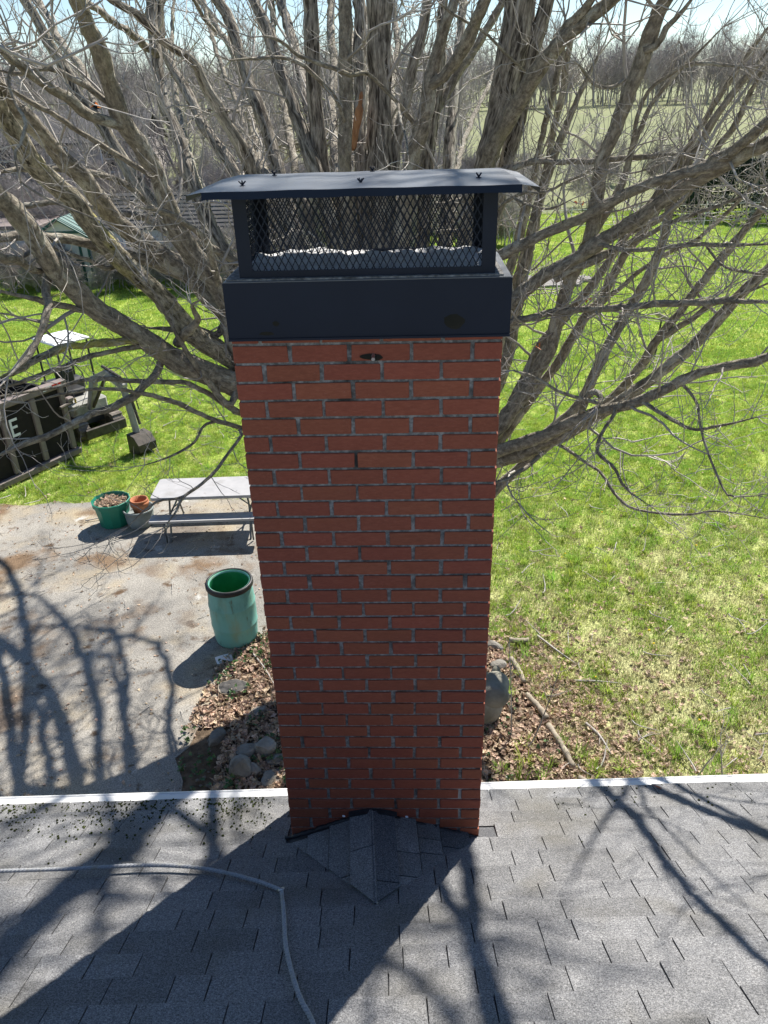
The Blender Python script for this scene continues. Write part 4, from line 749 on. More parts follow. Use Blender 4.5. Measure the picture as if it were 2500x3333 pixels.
'R5':[(0.43,6,4.38,0.083),(0.68,5.67,4.46,0.076),(0.93,5.34,4.69,0.069),(1.03,5.26,4.75,0.057),(1.3,5.04,4.91,0.053),(1.53,4.84,5.05,0.051),(1.76,4.63,5.19,0.047),(1.9,4.46,5.32,0.045),(2.11,4.21,5.47,0.041),(2.29,4,5.55,0.044),(2.48,3.76,5.63,0.045),(2.59,3.58,5.72,0.045),(2.67,3.42,5.79,0.044)],
'R5b':[(2.39,4,5.56,0.04),(2.48,3.71,5.69,0.041),(2.52,3.43,5.82,0.039),(2.55,3.18,5.92,0.037)],
'R5c':[(0.45,6,5.13,0.035),(0.75,5.79,5.22,0.032),(1.05,5.58,5.47,0.029),(1.16,5.52,5.51,0.029),(1.38,5.38,5.57,0.026),(1.69,5.19,5.58,0.026),(2.01,4.98,5.6,0.025),(2.25,4.81,5.63,0.022),(2.5,4.62,5.66,0.018)],
'R6':[(0.49,5.8,0.9,0.064),(0.77,5.75,1.38,0.063),(1.1,5.7,1.84,0.062),(1.46,5.63,2.28,0.061),(1.81,5.51,2.67,0.06),(2.13,5.34,3.03,0.056),(2.25,5.25,3.17,0.055),(2.36,5.14,3.37,0.051),(2.48,5,3.66,0.047),(2.56,4.83,3.99,0.045),(2.67,4.66,4.27,0.041),(2.73,4.5,4.54,0.04),(2.83,4.29,4.85,0.036),(2.9,4.12,5.09,0.034),(2.96,3.9,5.38,0.031)],
'R7':[(0.45,6,3.75,0.103),(0.76,5.67,3.84,0.095),(1.07,5.34,4.09,0.086),(1.19,5.23,4.27,0.077),(1.31,5.13,4.43,0.073),(1.5,4.98,4.63,0.069),(1.73,4.81,4.81,0.066),(1.93,4.63,4.99,0.064),(2.12,4.46,5.15,0.062),(2.27,4.29,5.33,0.058),(2.43,4.12,5.48,0.052),(2.58,3.94,5.59,0.039),(2.71,3.78,5.71,0.031)],
'R7b':[(1.56,4.98,4.58,0.044),(1.71,4.88,4.7,0.044),(1.89,4.77,4.78,0.038),(2.09,4.62,4.92,0.029),(2.25,4.5,5.04,0.022),(2.48,4.31,5.19,0.018),(2.7,4.13,5.31,0.013),(2.94,3.9,5.47,0.011)],
'R8':[(0.45,6,3.76,0.05),(0.76,5.55,3.85,0.046),(1.07,5.1,4.1,0.042),(1.17,5.02,4.15,0.037),(1.33,4.91,4.22,0.034),(1.57,4.73,4.31,0.033),(1.84,4.51,4.39,0.032),(2.15,4.24,4.47,0.031),(2.43,3.96,4.56,0.029),(2.68,3.69,4.63,0.028),(2.91,3.42,4.68,0.025)],
'R9':[(1.86,4.63,4.93,0.021),(2.03,4.48,4.91,0.02),(2.25,4.27,4.95,0.02),(2.46,4.05,5.01,0.019),(2.65,3.82,5.04,0.018),(2.87,3.54,5.09,0.016)],
'R10':[(2.6,4.05,5,0.013),(2.67,3.84,4.89,0.013),(2.75,3.68,4.87,0.013),(2.86,3.42,4.89,0.01)],
'R16':[(0.45,6,2,0.098),(0.74,5.79,2.09,0.09),(1.04,5.58,2.33,0.081),(1.16,5.52,2.4,0.081),(1.38,5.4,2.53,0.079),(1.6,5.28,2.7,0.075),(1.82,5.14,2.87,0.07),(2.04,4.98,3.12,0.063)],
'R12':[(1.63,5.28,2.8,0.061),(1.82,5.22,3.03,0.058),(1.97,5.17,3.26,0.054),(2.08,5.11,3.59,0.053),(2.16,5.05,3.89,0.049),(2.29,4.98,4.23,0.048),(2.42,4.89,4.59,0.044),(2.48,4.82,4.92,0.04),(2.49,4.74,5.25,0.037),(2.56,4.65,5.59,0.032),(2.67,4.56,5.91,0.027),(2.81,4.46,6.17,0.022),(2.94,4.38,6.38,0.018)],
'R13':[(0.49,5.8,0.9,0.076),(0.61,5.81,1.23,0.074),(0.75,5.84,1.58,0.073),(0.9,5.86,1.92,0.072),(1.06,5.86,2.24,0.071),(1.22,5.82,2.54,0.066),(1.38,5.76,2.83,0.062),(1.56,5.69,3.15,0.058),(1.77,5.59,3.54,0.056),(1.89,5.53,3.8,0.052),(2.02,5.45,4.11,0.051),(2.13,5.41,4.27,0.05),(2.24,5.32,4.63,0.046),(2.45,5.2,5.02,0.04),(2.57,5.09,5.36,0.034),(2.73,4.97,5.71,0.029),(2.87,4.86,6.03,0.022),(3.04,4.74,6.3,0.017)],
'R13b':[(2.02,5.45,4.11,0.029),(2.28,5.33,4.4,0.026),(2.57,5.19,4.69,0.025),(2.86,5.06,4.88,0.022),(3.09,4.91,5.18,0.019),(3.27,4.74,5.53,0.016)],
'R14':[(2.56,4.83,3.99,0.032),(2.73,4.66,4.19,0.028),(2.9,4.47,4.41,0.023),(3.06,4.3,4.54,0.018),(3.2,4.14,4.67,0.016)],
'R15':[(0.44,6,2.19,0.101),(0.73,5.7,2.28,0.093),(1.01,5.4,2.52,0.084),(1.13,5.32,2.61,0.078),(1.31,5.19,2.75,0.074),(1.57,4.99,2.94,0.069),(1.81,4.79,3.16,0.062),(2.03,4.59,3.36,0.055),(2.21,4.43,3.47,0.051),(2.36,4.28,3.6,0.048),(2.53,4.07,3.8,0.046),(2.67,3.87,3.98,0.042),(2.87,3.62,4.12,0.038),(3,3.42,4.25,0.035)],
'R17':[(1.63,5.28,2.62,0.028),(1.56,5.2,2.58,0.026),(1.37,5.03,2.51,0.025),(1.19,4.88,2.47,0.023),(1,4.74,2.5,0.02)],
'R18':[(1.66,5.28,2.76,0.023),(1.73,5.23,2.77,0.02),(1.98,5.03,2.66,0.018),(2.19,4.85,2.54,0.017),(2.34,4.66,2.35,0.017),(2.51,4.52,2.29,0.015),(2.88,4.22,2.38,0.014),(3.13,3.98,2.55,0.011),(3.44,3.66,2.64,0.009)],
'R19':[(2.54,4.07,3.81,0.017),(2.56,4.05,3.84,0.017),(2.68,3.91,3.71,0.014),(2.7,3.76,3.53,0.012),(2.76,3.59,3.32,0.012),(2.83,3.42,3.13,0.01),(2.89,3.34,3.05,0.01),(3.05,3.18,3.13,0.008)],
'R20':[(2.32,4.28,3.58,0.022),(2.42,4.15,3.54,0.019),(2.54,3.98,3.5,0.017),(2.68,3.79,3.48,0.016),(2.8,3.6,3.59,0.014),(2.96,3.3,3.79,0.011)],
'R21':[(2.13,4.43,3.46,0.025),(2.12,4.39,3.41,0.022),(2.02,4.29,3.31,0.02),(1.93,4.13,3.13,0.02),(2.07,3.98,3.02,0.015),(2.14,3.85,2.89,0.013),(2.32,3.66,2.8,0.008)],
'R22':[(0.47,6.03,1.93,0.087),(0.61,6.05,2.21,0.086),(0.79,6.08,2.48,0.084),(0.98,6.11,2.76,0.083),(1.14,6.12,3.03,0.081),(1.24,6.1,3.3,0.076),(1.31,6.05,3.62,0.069),(1.35,5.97,4.08,0.061),(1.41,5.88,4.59,0.054),(1.47,5.79,5.06,0.047),(1.55,5.7,5.46,0.041),(1.64,5.63,5.79,0.033),(1.75,5.55,6.1,0.026),(1.87,5.46,6.42,0.021)],
'R22b':[(0.47,6.03,1.93,0.056),(0.62,6.08,2.28,0.055),(0.81,6.15,2.63,0.054),(1.01,6.22,2.98,0.053),(1.16,6.28,3.33,0.052),(1.24,6.3,3.68,0.049),(1.29,6.3,4.32,0.042),(1.36,6.3,4.71,0.038),(1.42,6.3,5.09,0.035),(1.48,6.3,5.37,0.03),(1.58,6.3,5.63,0.022)],
'R23':[(1.9,4.79,3.2,0.033),(1.88,4.57,3.5,0.036),(1.94,4.45,3.62,0.031),(1.97,4.36,3.57,0.026),(1.91,4.26,3.52,0.024)],
'R24':[(0.46,6,4.87,0.021),(0.77,5.67,4.96,0.02),(1.08,5.34,5.21,0.018),(1.22,5.09,5.33,0.015),(1.39,4.81,5.37,0.014),(1.53,4.51,5.48,0.012),(1.67,4.14,5.61,0.009)],
'R24b':[(1.14,5.09,5.29,0.013),(1.27,4.79,5.25,0.012),(1.39,4.51,5.26,0.01),(1.5,4.14,5.38,0.008)],
'R25':[(1.91,4.26,3.57,0.02),(1.58,4.17,3.7,0.017),(1.39,4.12,3.81,0.015),(1.21,4.06,3.92,0.015),(1.06,4.02,3.98,0.012)],
}

FISS = {'T7', 'T4', 'T6', 'T13', 'T14', 'T2', 'T1', 'T3', 'T12', 'T9b', 'L11', 'L13', 'L10', 'L7', 'T8'}
maple = thing('maple_tree', 'huge bare multi-stemmed maple spreading behind the chimney', 'tree', (0.3, 6.05, 0))
TB = np.array([0.3, 6.05, 0])
rng = np.random.default_rng(21)
tri_total = 0
def resample(Q, step):
    P = crom(Q[:, :3], 10); rr = np.interp(np.linspace(0, len(Q)-1, len(P)), np.arange(len(Q)), Q[:, 3])
    L = np.r_[0, np.cumsum(np.linalg.norm(np.diff(P, axis=0), axis=1))]; n = max(6, int(L[-1]/step)); s = np.linspace(0, L[-1], n)
    return np.stack([np.interp(s, L, P[:, k]) for k in range(3)], 1), np.interp(s, L, rr), s
for li, (nm, Q) in enumerate(LIMBS.items()):
    Q = np.array(Q); vis = len(Q)
    # let the limb run on beyond the frame, thinning as it goes
    r_t = Q[-1, 3]; d = Q[-1, :3]-Q[-2, :3]; d /= np.linalg.norm(d); p = Q[-1, :3].copy(); ext = []
    if r_t > 0.028:
        long_ = Q[-1, 0] > -0.8 or nm in ('T1', 'T3', 'L13', 'L11', 'L11b', 'L10', 'T2', 'T4', 'L8', 'T1b', 'T18', 'T19', 'T20', 'T21', 'T22', 'T23', 'T12b')
        Le = np.clip(r_t*(100 if long_ else 50), 1.5, 10.5 if long_ else 5.0); k = int(Le/0.45)
        for i in range(k):
            d = d + rng.normal(0, 0.10, 3) + np.array([0, 0, 0.05]); d /= np.linalg.norm(d); p = p + d*0.45; ext.append([*p, r_t*(1-(i+1)/(k+0.5)*0.88)])
        Q = np.vstack([Q, ext])
    else:
        Q[-1, 3] *= 0.5
    big = Q[:, 3].max()
    P, rad, s = resample(Q, 0.07 if big > 0.05 else 0.06)
    P = P + rng.normal(0, 1, P.shape)*np.minimum(rad, 0.03)[:, None]*0.10
    for wl, am in (((1.1, 0.10), (0.4, 0.04)) if big > 0.05 else ((0.9, 0.22), (0.37, 0.12))):           # living wood is never a clean arc
        w_ = rng.uniform(0, 6.28, (3,)); P = P + np.minimum(rad, 0.06)[:, None]*am*np.stack([np.sin(s/wl*6.28*rng.uniform(0.8, 1.2)+w_[k]+np.sin(s*1.7+w_[k])) for k in range(3)], 1)
    kx = 14 if big > 0.08 else (9 if big > 0.03 else 6)
    n = len(P)
    T = np.gradient(P, axis=0); T /= np.linalg.norm(T, axis=1)[:, None]
    u = np.cross(T[0], np.array([1.0, 0.3, 0.1])); a = np.linspace(0, 2*np.pi, kx, endpoint=False)
    VV = np.zeros((n, kx, 3)); AT = np.zeros((n, kx, 3))
    ph = rng.uniform(0, 6, 6); bump = 1 + 0.05*np.sin(s*5+ph[0]) + 0.04*np.sin(s*13+ph[1]) + rng.normal(0, 0.02, n)
    for kx_ in range(rng.poisson(s[-1]*0.5)):        # knots and branch collars
        c = rng.uniform(0, s[-1]); bump += 0.14*np.exp(-((s-c)/0.05)**2)
    fiss = nm in FISS
    for i in range(n):
        u = u - T[i]*(u @ T[i]); u /= np.linalg.norm(u); w = np.cross(T[i], u)
        lum = 1 + 0.05*np.sin(2*a+ph[2]+s[i]*0.5) + 0.035*np.sin(3*a+ph[3]+s[i]*0.7) + 0.05*np.sin(5*a+ph[4])*(1 if fiss else 0.3) + rng.normal(0, 0.022 if fiss else 0.010, kx)
        rr = rad[i]*bump[i]*lum
        VV[i] = P[i] + rr[:, None]*(np.cos(a)[:, None]*u + np.sin(a)[:, None]*w)
        AT[i, :, 0] = rad[i]*np.cos(a); AT[i, :, 1] = rad[i]*np.sin(a); AT[i, :, 2] = s[i] + li*3.7
    AT[..., 0] += li*1.3
    i, j = np.meshgrid(np.arange(n-1), np.arange(kx), indexing='ij')
    F = np.stack([i*kx+j, i*kx+(j+1) % kx, (i+1)*kx+(j+1) % kx, (i+1)*kx+j], -1).reshape(-1, 4)
    mat = 'bark' if fiss else ('bark_mossy' if nm in ('L2', 'L14') else 'bark_smooth')
    lo = objof('trunk' if nm.startswith('T') and big > 0.1 else 'limb', fastmesh('limb', VV.reshape(-1, 3)-TB, F, mat, AT.reshape(-1, 3), True), maple)
    tri_total += len(F)*2
    # side branches, twigs and spurs
    keep = (P[:, 2] > 1.9) if nm[0] in 'TL' else (P[:, 2] > 1.0)
    keep &= s > 0.8 if nm in LIMBS and big > 0.05 else s >= 0
    spts = []
    sp = np.where(rad > 0.07, np.where(P[:, 2] > 7.8, 0.9, 6.0), np.where(rad > 0.035, np.where(P[:, 2] > 7.8, 0.35, 0.75), 0.22))
    if nm in ('L18', 'L14', 'L15', 'L21', 'L24', 'L25', 'L26', 'L16', 'L17'): sp = sp*1.7
    if nm[0] == 'R' or nm in ('L5', 'L5b', 'L6', 'L23', 'L23b', 'L22', 'N1'): sp = sp*0.72
    if nm in ('R15', 'R18', 'R19', 'R20', 'R21', 'R8', 'R9', 'R10'): sp = sp*0.6
    acc = 0.0; base = []; dirs = []; r1 = []; l1 = []
    for i in range(1, n):
        acc += (s[i]-s[i-1])/sp[i]*rng.uniform(0.7, 1.3)
        while acc > 1:
            acc -= 1
            if not keep[i]: continue
            q = rng.normal(size=3); q[2] += 0.35; q -= T[i]*(q @ T[i]); q /= np.linalg.norm(q); A = np.radians(rng.uniform(35, 75))
            over = P[i, 2] > 8.2
            rb = rad[i]*rng.uniform(0.25, 0.55)*(1.0 if over else 0.6); rb = float(np.clip(rb, 0.0045, 0.05 if over else 0.02))
            base.append(P[i]); dirs.append(np.cos(A)*T[i] + np.sin(A)*q); r1.append(rb); l1.append(np.clip(rb*rng.uniform(60, 110), 0.3, 3.6 if over else 1.5))
    # the limb's own end breaks into a spray
    for q in range(3):
        base.append(P[-1]); dirs.append(T[-1] + rng.normal(0, 0.4, 3)); r1.append(max(0.004, rad[-1]*0.8)); l1.append(rng.uniform(0.4, 1.0))
    base = np.array(base); dirs = np.array(dirs); r1 = np.array(r1); l1 = np.array(l1)
    P1, R1 = grow(base, dirs, l1, r1, 8, 0.17, 0.10, rng)
    b2, d2, pr, ix, uu = spawn(P1, R1, l1, 5.2, 0.12, (35, 70), rng, 0.2)
    r2 = np.clip(pr*0.6, 0.0028, 0.012); L2 = np.clip(r2*rng.uniform(60, 130, len(r2)), 0.12, 0.8)
    P2, R2 = grow(b2, d2, L2, r2, 6, 0.24, 0.22, rng, 0.6)
    b3, d3, pr, ix, uu = spawn(P2, R2, L2, 6.5, 0.2, (35, 65), rng, 0.2)
    r3 = np.clip(pr*0.75, 0.0022, 0.005); L3 = rng.uniform(0.06, 0.26, len(r3))
    P3, R3 = grow(b3, d3, L3, r3, 4, 0.3, 0.35, rng, 0.7)
    vs_, fs_ = [], []; off = 0
    for PP, RR, k in ((P1, R1, 5), (P2, R2, 3), (P3, R3, 3)):
        if len(PP) == 0: continue
        v, f = tubes_np(PP, RR, k); vs_.append(v); fs_.append(f+off); off += len(v)
    v = np.concatenate(vs_); f = np.concatenate(fs_); tri_total += len(f)*2
    tw = objof('twigs', fastmesh('twigs', v-TB, f, 'twig', None, True), lo); tag(tw, kind='stuff')
print('maple tris', tri_total)
# torn stub of raw wood on the middle stem
MB().tube(crom([(-0.40, 5.95, 5.68), (-0.36, 5.88, 5.85), (-0.31, 5.82, 6.05), (-0.28, 5.80, 6.2)], 5) - TB, [0.01]+[0.035]*6+[0.04]*4+[0.02]*4+[0.008], 7).build('torn_stub', 'wood_raw', maple)
for q, p in enumerate(((-2.66, 5.2, 6.14), (1.95, 5.2, 4.3), (1.45, 5.0, 3.9), (1.75, 5.4, 5.2))):
    m = MB(); rr = np.random.default_rng(q)
    for k in range(3):
        c = np.array(p)+rr.normal(0, 0.03, 3); e1 = rr.normal(size=3); e2 = rr.normal(size=3); e1 *= 0.028/np.linalg.norm(e1); e2 *= 0.024/np.linalg.norm(e2)
        m.add([c-e1, c+e2*.7, c+e1, c-e2*.7], [(0, 1, 2, 3)])
    m.v = [v - TB for v in m.v]
    m.build('clinging_leaf', 'orange_leaf', maple)

# ------------------------------------------------------------------ woodland trees
def bare_tree(seed, h, stems=1, dense=1.0, minr=0.012):
    r = np.random.default_rng(seed); b = np.zeros((stems, 3)); b[:, :2] = r.normal(0, 0.25*(stems > 1), (stems, 2))
    d = np.stack([r.normal(0, 0.08+0.12*(stems > 1), stems), r.normal(0, 0.08+0.12*(stems > 1), stems), np.ones(stems)], 1)
    L = h*r.uniform(0.75, 1.0, stems); P0, R0 = grow(b, d, L, 0.011*L*r.uniform(0.8, 1.2, stems), 10, 0.06, 0.04, r, 0.2)
    b1, d1, pr, ix, u = spawn(P0, R0, L, 2.6*dense*8/h, 0.22, (28, 60), r, 0.1)
    L1 = np.clip(h*0.34*(1.15-u)*r.uniform(0.6, 1.2, len(u)), 0.3, None); P1, R1 = grow(b1, d1, L1, np.maximum(pr*0.5, minr), 6, 0.13, 0.16, r, 0.4)
    b2, d2, pr, ix, u = spawn(P1, R1, L1, 3.4*dense*8/h, 0.15, (28, 60), r, 0.1)
    L2 = np.clip(h*0.13*r.uniform(0.5, 1.2, len(u)), 0.2, None); P2, R2 = grow(b2, d2, L2, np.maximum(pr*0.5, minr*0.7), 4, 0.2, 0.2, r, 0.5)
    b3, d3, pr, ix, u = spawn(P2, R2, L2, 3.2*dense*8/h, 0.15, (28, 55), r, 0.1)
    L3 = np.clip(h*0.06*r.uniform(0.5, 1.2, len(u)), 0.12, None); P3, R3 = grow(b3, d3, L3, np.maximum(pr*0.6, minr*0.55), 3, 0.25, 0.2, r, 0.6)
    trunk = tubes_np(P0, R0, 6); vs_, fs_ = [], []; off = 0
    for PP, RR, k in ((P1, R1, 4), (P2, R2, 3), (P3, R3, 3)):
        if len(PP):
            v, f = tubes_np(PP, RR, k); vs_.append(v); fs_.append(f+off); off += len(v)
    return trunk, (np.concatenate(vs_), np.concatenate(fs_))
def src_tree(seed, h, stems=1, dense=1.0, minr=0.012):
    (v, f), (v2, f2) = bare_tree(seed, h, stems, dense, minr)
    me = fastmesh('wood_tree', np.vstack([v, v2]), np.vstack([f, f2+len(v)]), 'far_bark'); return bpy.data.objects.new('wood_tree', me)
far_src = [src_tree(40+q, 14, 1, 1.5, 0.03) for q in range(4)]
mid_src = [src_tree(60+q, 9, 1+q % 2, 1.5, 0.014) for q in range(5)]
br_src = [src_tree(80+q, 3.0, 4, 2.3, 0.007) for q in range(3)]
def put(name, label, cat, xy, srcs, lo, hi):
    P = np.stack([xy[:, 0], xy[:, 1], terrain(xy[:, 0], xy[:, 1]) - 0.05], 1); n = len(P)
    return scatter(name, label, cat, P, rotz(n, 0.05), uni(n, lo, hi), srcs)
n = 900
xy = np.stack([RNG.uniform(-210, 270, n), 200 + RNG.uniform(0, 1, n)**1.5*70], 1)
put('distant_woods', 'bare grey woods lining the far side of the hayfield', 'woods', xy, far_src, 0.95, 1.4)
n = 300
xy = np.stack([RNG.uniform(-75, 4, n), RNG.uniform(35, 100, n)], 1); xy = xy[~((xy[:, 0] > -33) & (xy[:, 0] < -12) & (xy[:, 1] > 44.5) & (xy[:, 1] < 54))]
put('left_woods', 'tangle of bare grey trees behind the sheds', 'woods', xy, mid_src, 0.6, 1.2)
n = 240
xy = np.stack([RNG.uniform(-44, 5, n), RNG.uniform(31.5, 46, n)], 1); xy = xy[~((xy[:, 0] > -33) & (xy[:, 0] < -12) & (xy[:, 1] > 44.5))]
put('brush', 'leafless brush growing between the sheds and the woods', 'brush', xy, br_src, 0.6, 1.35)
n = 60
xy = np.stack([RNG.uniform(-22, -4, n), RNG.uniform(25.8, 28.0, n)], 1)
put('shed_brush', 'low leafless brush growing in front of the sheds', 'brush', xy, br_src, 0.3, 0.8)
n = 46
xy = np.stack([RNG.uniform(2, 48, n), RNG.uniform(45, 60, n)], 1)
put('fence_row_brush', 'low leafless brush along the edge of the hayfield', 'brush', xy, br_src, 0.5, 1.3)
# saplings along the fence row, each a tree of its own
sap = [((6.5, 47, 0.75), 61), ((9.5, 50, 0.62), 62), ((13.5, 46, 0.7), 63), ((17, 51, 0.8), 64), ((21, 47, 0.55), 65), ((25.5, 52, 0.85), 61), ((30, 49, 0.65), 63)]
where = ['nearest the chimney cap', 'second from the chimney cap', 'third from the chimney cap', 'in the middle of the row', 'shortest of the row', 'tallest of the row', 'at the far right of the row']
cache = {}
for ((x, y, sc), sd_), wtxt in zip(sap, where):
    if sd_ not in cache:
        (v, f), (v2, f2) = bare_tree(sd_+200, 9, 2, 1.3, 0.012); cache[sd_] = (fastmesh('trunk', v, f, 'far_bark'), fastmesh('crown', v2, f2, 'far_bark'))
    o = thing('bare_sapling', 'slim bare sapling at the hayfield edge, ' + wtxt, 'tree', (x, y, float(terrain(np.array(x), np.array(y)))-0.05), sc*9, 'saplings along the hayfield edge')
    o.scale = (sc,)*3
    objof('trunk', cache[sd_][0], o); objof('crown', cache[sd_][1], o)
# dark evergreen at the lawn edge
ev = thing('evergreen_bush', 'dark green evergreen bush at the edge of the lawn', 'bush', (18.6, 41.5, 0))
r = np.random.default_rng(5); n = 9000
th_ = r.uniform(0, 6.28, n); hh = r.uniform(0, 1, n)**0.8; rad = 2.5*np.sqrt(np.maximum(0.05, 1-hh**2.2))*(0.55+0.5*r.uniform(0, 1, n)**0.4)*(1+0.12*np.sin(5*th_+hh*6))
c = np.stack([rad*1.5*np.cos(th_), rad*np.sin(th_), 0.1+hh*2.7], 1); d = np.stack([np.cos(th_), np.sin(th_), r.normal(0.3, 0.5, n)], 1)+r.normal(0, 0.4, (n, 3)); d /= np.linalg.norm(d, axis=1)[:, None]
e = np.cross(d, r.normal(size=(n, 3))); e /= np.linalg.norm(e, axis=1)[:, None]; k = r.uniform(0.1, 0.22, n)[:, None]
V = np.stack([c-e*k*0.3, c+e*k*0.3, c+d*k*1.3], 1).reshape(-1, 3)
objof('foliage', fastmesh('foliage', V, np.arange(3*n).reshape(-1, 3), 'conifer'), ev)
MB().tube([(0, 0, -0.1), (0.05, 0, 1), (0, 0.05, 2.2)], [0.16, 0.12, 0.04], 8).build('trunk', 'far_bark', ev)
# wire fence between lawn and field
fe = thing('tape_fence', 'thin white tape fence between the lawn and the hayfield', 'fence')
fpts = [(-2 + 3.4*i, 36.2 + 0.42*i) for i in range(16)]
for q, (x, y) in enumerate(fpts): MB().tube([(x, y, -0.1), (x, y, 1.25)], 0.03, 6).build('post', 'wire', fe)
for h in (0.35, 0.7, 1.1): MB().tube([(x, y-0.035, h + (0.0 if q % 1 == 0 else 0)) for q, (x, y) in enumerate(fpts)], 0.011, 4).build('tape', 'wire', fe)

# ------------------------------------------------------------------ things on the driveway
ZD = 0.024
# green drum
dr = thing('plastic_drum', 'teal plastic drum with black rim standing open on the driveway', 'drum', (-2.13, 5.33, ZD), 0.4)
prof = [(0, 0.0), (0.245, 0.0), (0.262, 0.012), (0.272, 0.05), (0.284, 0.2), (0.287, 0.255), (0.294, 0.268), (0.294, 0.285), (0.289, 0.3), (0.293, 0.42), (0.291, 0.55), (0.296, 0.565), (0.296, 0.582), (0.289, 0.6), (0.284, 0.7), (0.275, 0.79), (0.268, 0.825), (0.272, 0.84), (0.272, 0.86)]
MB().lathe(prof, 40).build('body', 'drum', dr, True)
MB().lathe([(0.262, 0.875), (0.25, 0.865), (0.245, 0.82), (0.262, 0.7), (0.272, 0.42), (0.262, 0.06), (0, 0.03)], 40).build('inside', 'drum_in', dr, True)
MB().lathe([(0.262, 0.872), (0.25, 0.868), (0.245, 0.845)], 40).build('lip', 'drum', dr, True)
MB().lathe([(0.27, 0.808), (0.29, 0.81), (0.297, 0.82), (0.297, 0.862), (0.29, 0.877), (0.272, 0.882), (0.262, 0.876), (0.262, 0.868)], 40).build('rim_band', 'rubber', dr, True)
# picnic table
pt = thing('picnic_table', 'light grey plastic picnic table with tube legs on the driveway', 'picnic table', (-3.05, 8.25, ZD), R(2.8))
def slab(mb, cx, cy, w, d, z, t, r=0.05):
    po = []
    for sx, sy, a0 in ((1, 1, 0), (-1, 1, 90), (-1, -1, 180), (1, -1, 270)):
        for q in range(5):
            a = R(a0+q*22.5); po.append((cx+sx*(w/2-r)+r*math.cos(a), cy+sy*(d/2-r)+r*math.sin(a)))
    n = len(po); v = [(x, y, z-t) for x, y in po] + [(x, y, z-0.008) for x, y in po] + [(cx+(x-cx)*0.992, cy+(y-cy)*0.985, z) for x, y in po]
    return mb.add(v, [tuple(range(n-1, -1, -1)), tuple(range(2*n, 3*n))] + [(k*n+i, k*n+(i+1) % n, (k+1)*n+(i+1) % n, (k+1)*n+i) for k in (0, 1) for i in range(n)])
slab(MB(), 0, 0.02, 1.78, 0.70, 0.725, 0.045, 0.05).build('tabletop', 'plastic_white', pt)
for sy in (-1, 1): slab(MB(), 0.0, 0.02+sy*0.48, 1.80, 0.235, 0.44, 0.035, 0.03).build('bench', 'plastic_white', pt)
for sx in (-1, 1):
    m = MB(); x = sx*0.63
    m.tube(crom([(x-0.02*sx, -0.22, 0.68), (x, -0.25, 0.45), (x, -0.42, 0.06), (x, -0.46, 0.02), (x, -0.40, 0.015)], 5), 0.016, 8)
    m.tube(crom([(x-0.02*sx, 0.26, 0.68), (x, 0.29, 0.45), (x, 0.46, 0.06), (x, 0.5, 0.02), (x, 0.44, 0.015)], 5), 0.016, 8)
    m.tube([(x, -0.54, 0.40), (x, 0.58, 0.40)], 0.015, 8); m.tube([(x+0.05*sx, -0.5, 0.40), (x+0.05*sx, -0.50, 0.02)], 0.014, 8)
    m.tube([(x, -0.2, 0.66), (x, 0.24, 0.66)], 0.015, 8); m.tube([(x, -0.1, 0.42), (x-sx*0.36, 0.0, 0.67)], 0.010, 6); m.tube([(x, 0.14, 0.42), (x-sx*0.36, 0.05, 0.67)], 0.010, 6)
    m.build('leg_frame', 'tube', pt, True)
# planters
pg = thing('green_planter', 'large faceted green planter full of dead leaves', 'planter', (-4.78, 8.42, ZD), 0.2)
MB().lathe([(0, 0), (0.23, 0), (0.24, 0.02), (0.285, 0.36), (0.31, 0.37), (0.315, 0.44), (0.3, 0.445), (0.285, 0.40), (0.27, 0.34)], 12).build('tub', 'pot_green', pg)
MB().lathe([(0.275, 0.36), (0.2, 0.385), (0.1, 0.40), (0, 0.405)], 14).build('leaf_fill', 'dirt', pg)
pq = thing('grey_tub', 'round grey tub holding terracotta pots beside the green planter', 'tub', (-4.33, 8.37, ZD))
MB().lathe([(0, 0), (0.19, 0), (0.205, 0.03), (0.225, 0.12), (0.222, 0.14), (0.232, 0.2), (0.228, 0.22), (0.235, 0.27), (0.25, 0.28), (0.25, 0.31), (0.23, 0.31), (0.21, 0.2), (0, 0.18)], 28).build('tub', 'pot_grey', pq, True)
tp = thing('terracotta_pot', 'orange terracotta pots nested inside the grey tub', 'pot', (-4.30, 8.39, ZD+0.181), 0.3)
m = MB().lathe([(0, 0.0), (0.105, 0.0), (0.135, 0.17), (0.15, 0.17), (0.155, 0.23), (0.145, 0.235), (0.125, 0.15), (0.1, 0.05), (0, 0.04)], 24)
m.build('outer_pot', 'terracotta', tp, True)
MB().lathe([(0, 0.06), (0.1, 0.06), (0.125, 0.22), (0.14, 0.22), (0.143, 0.275), (0.13, 0.277), (0.115, 0.2), (0, 0.1)], 24).build('inner_pot', 'terracotta', tp, True)
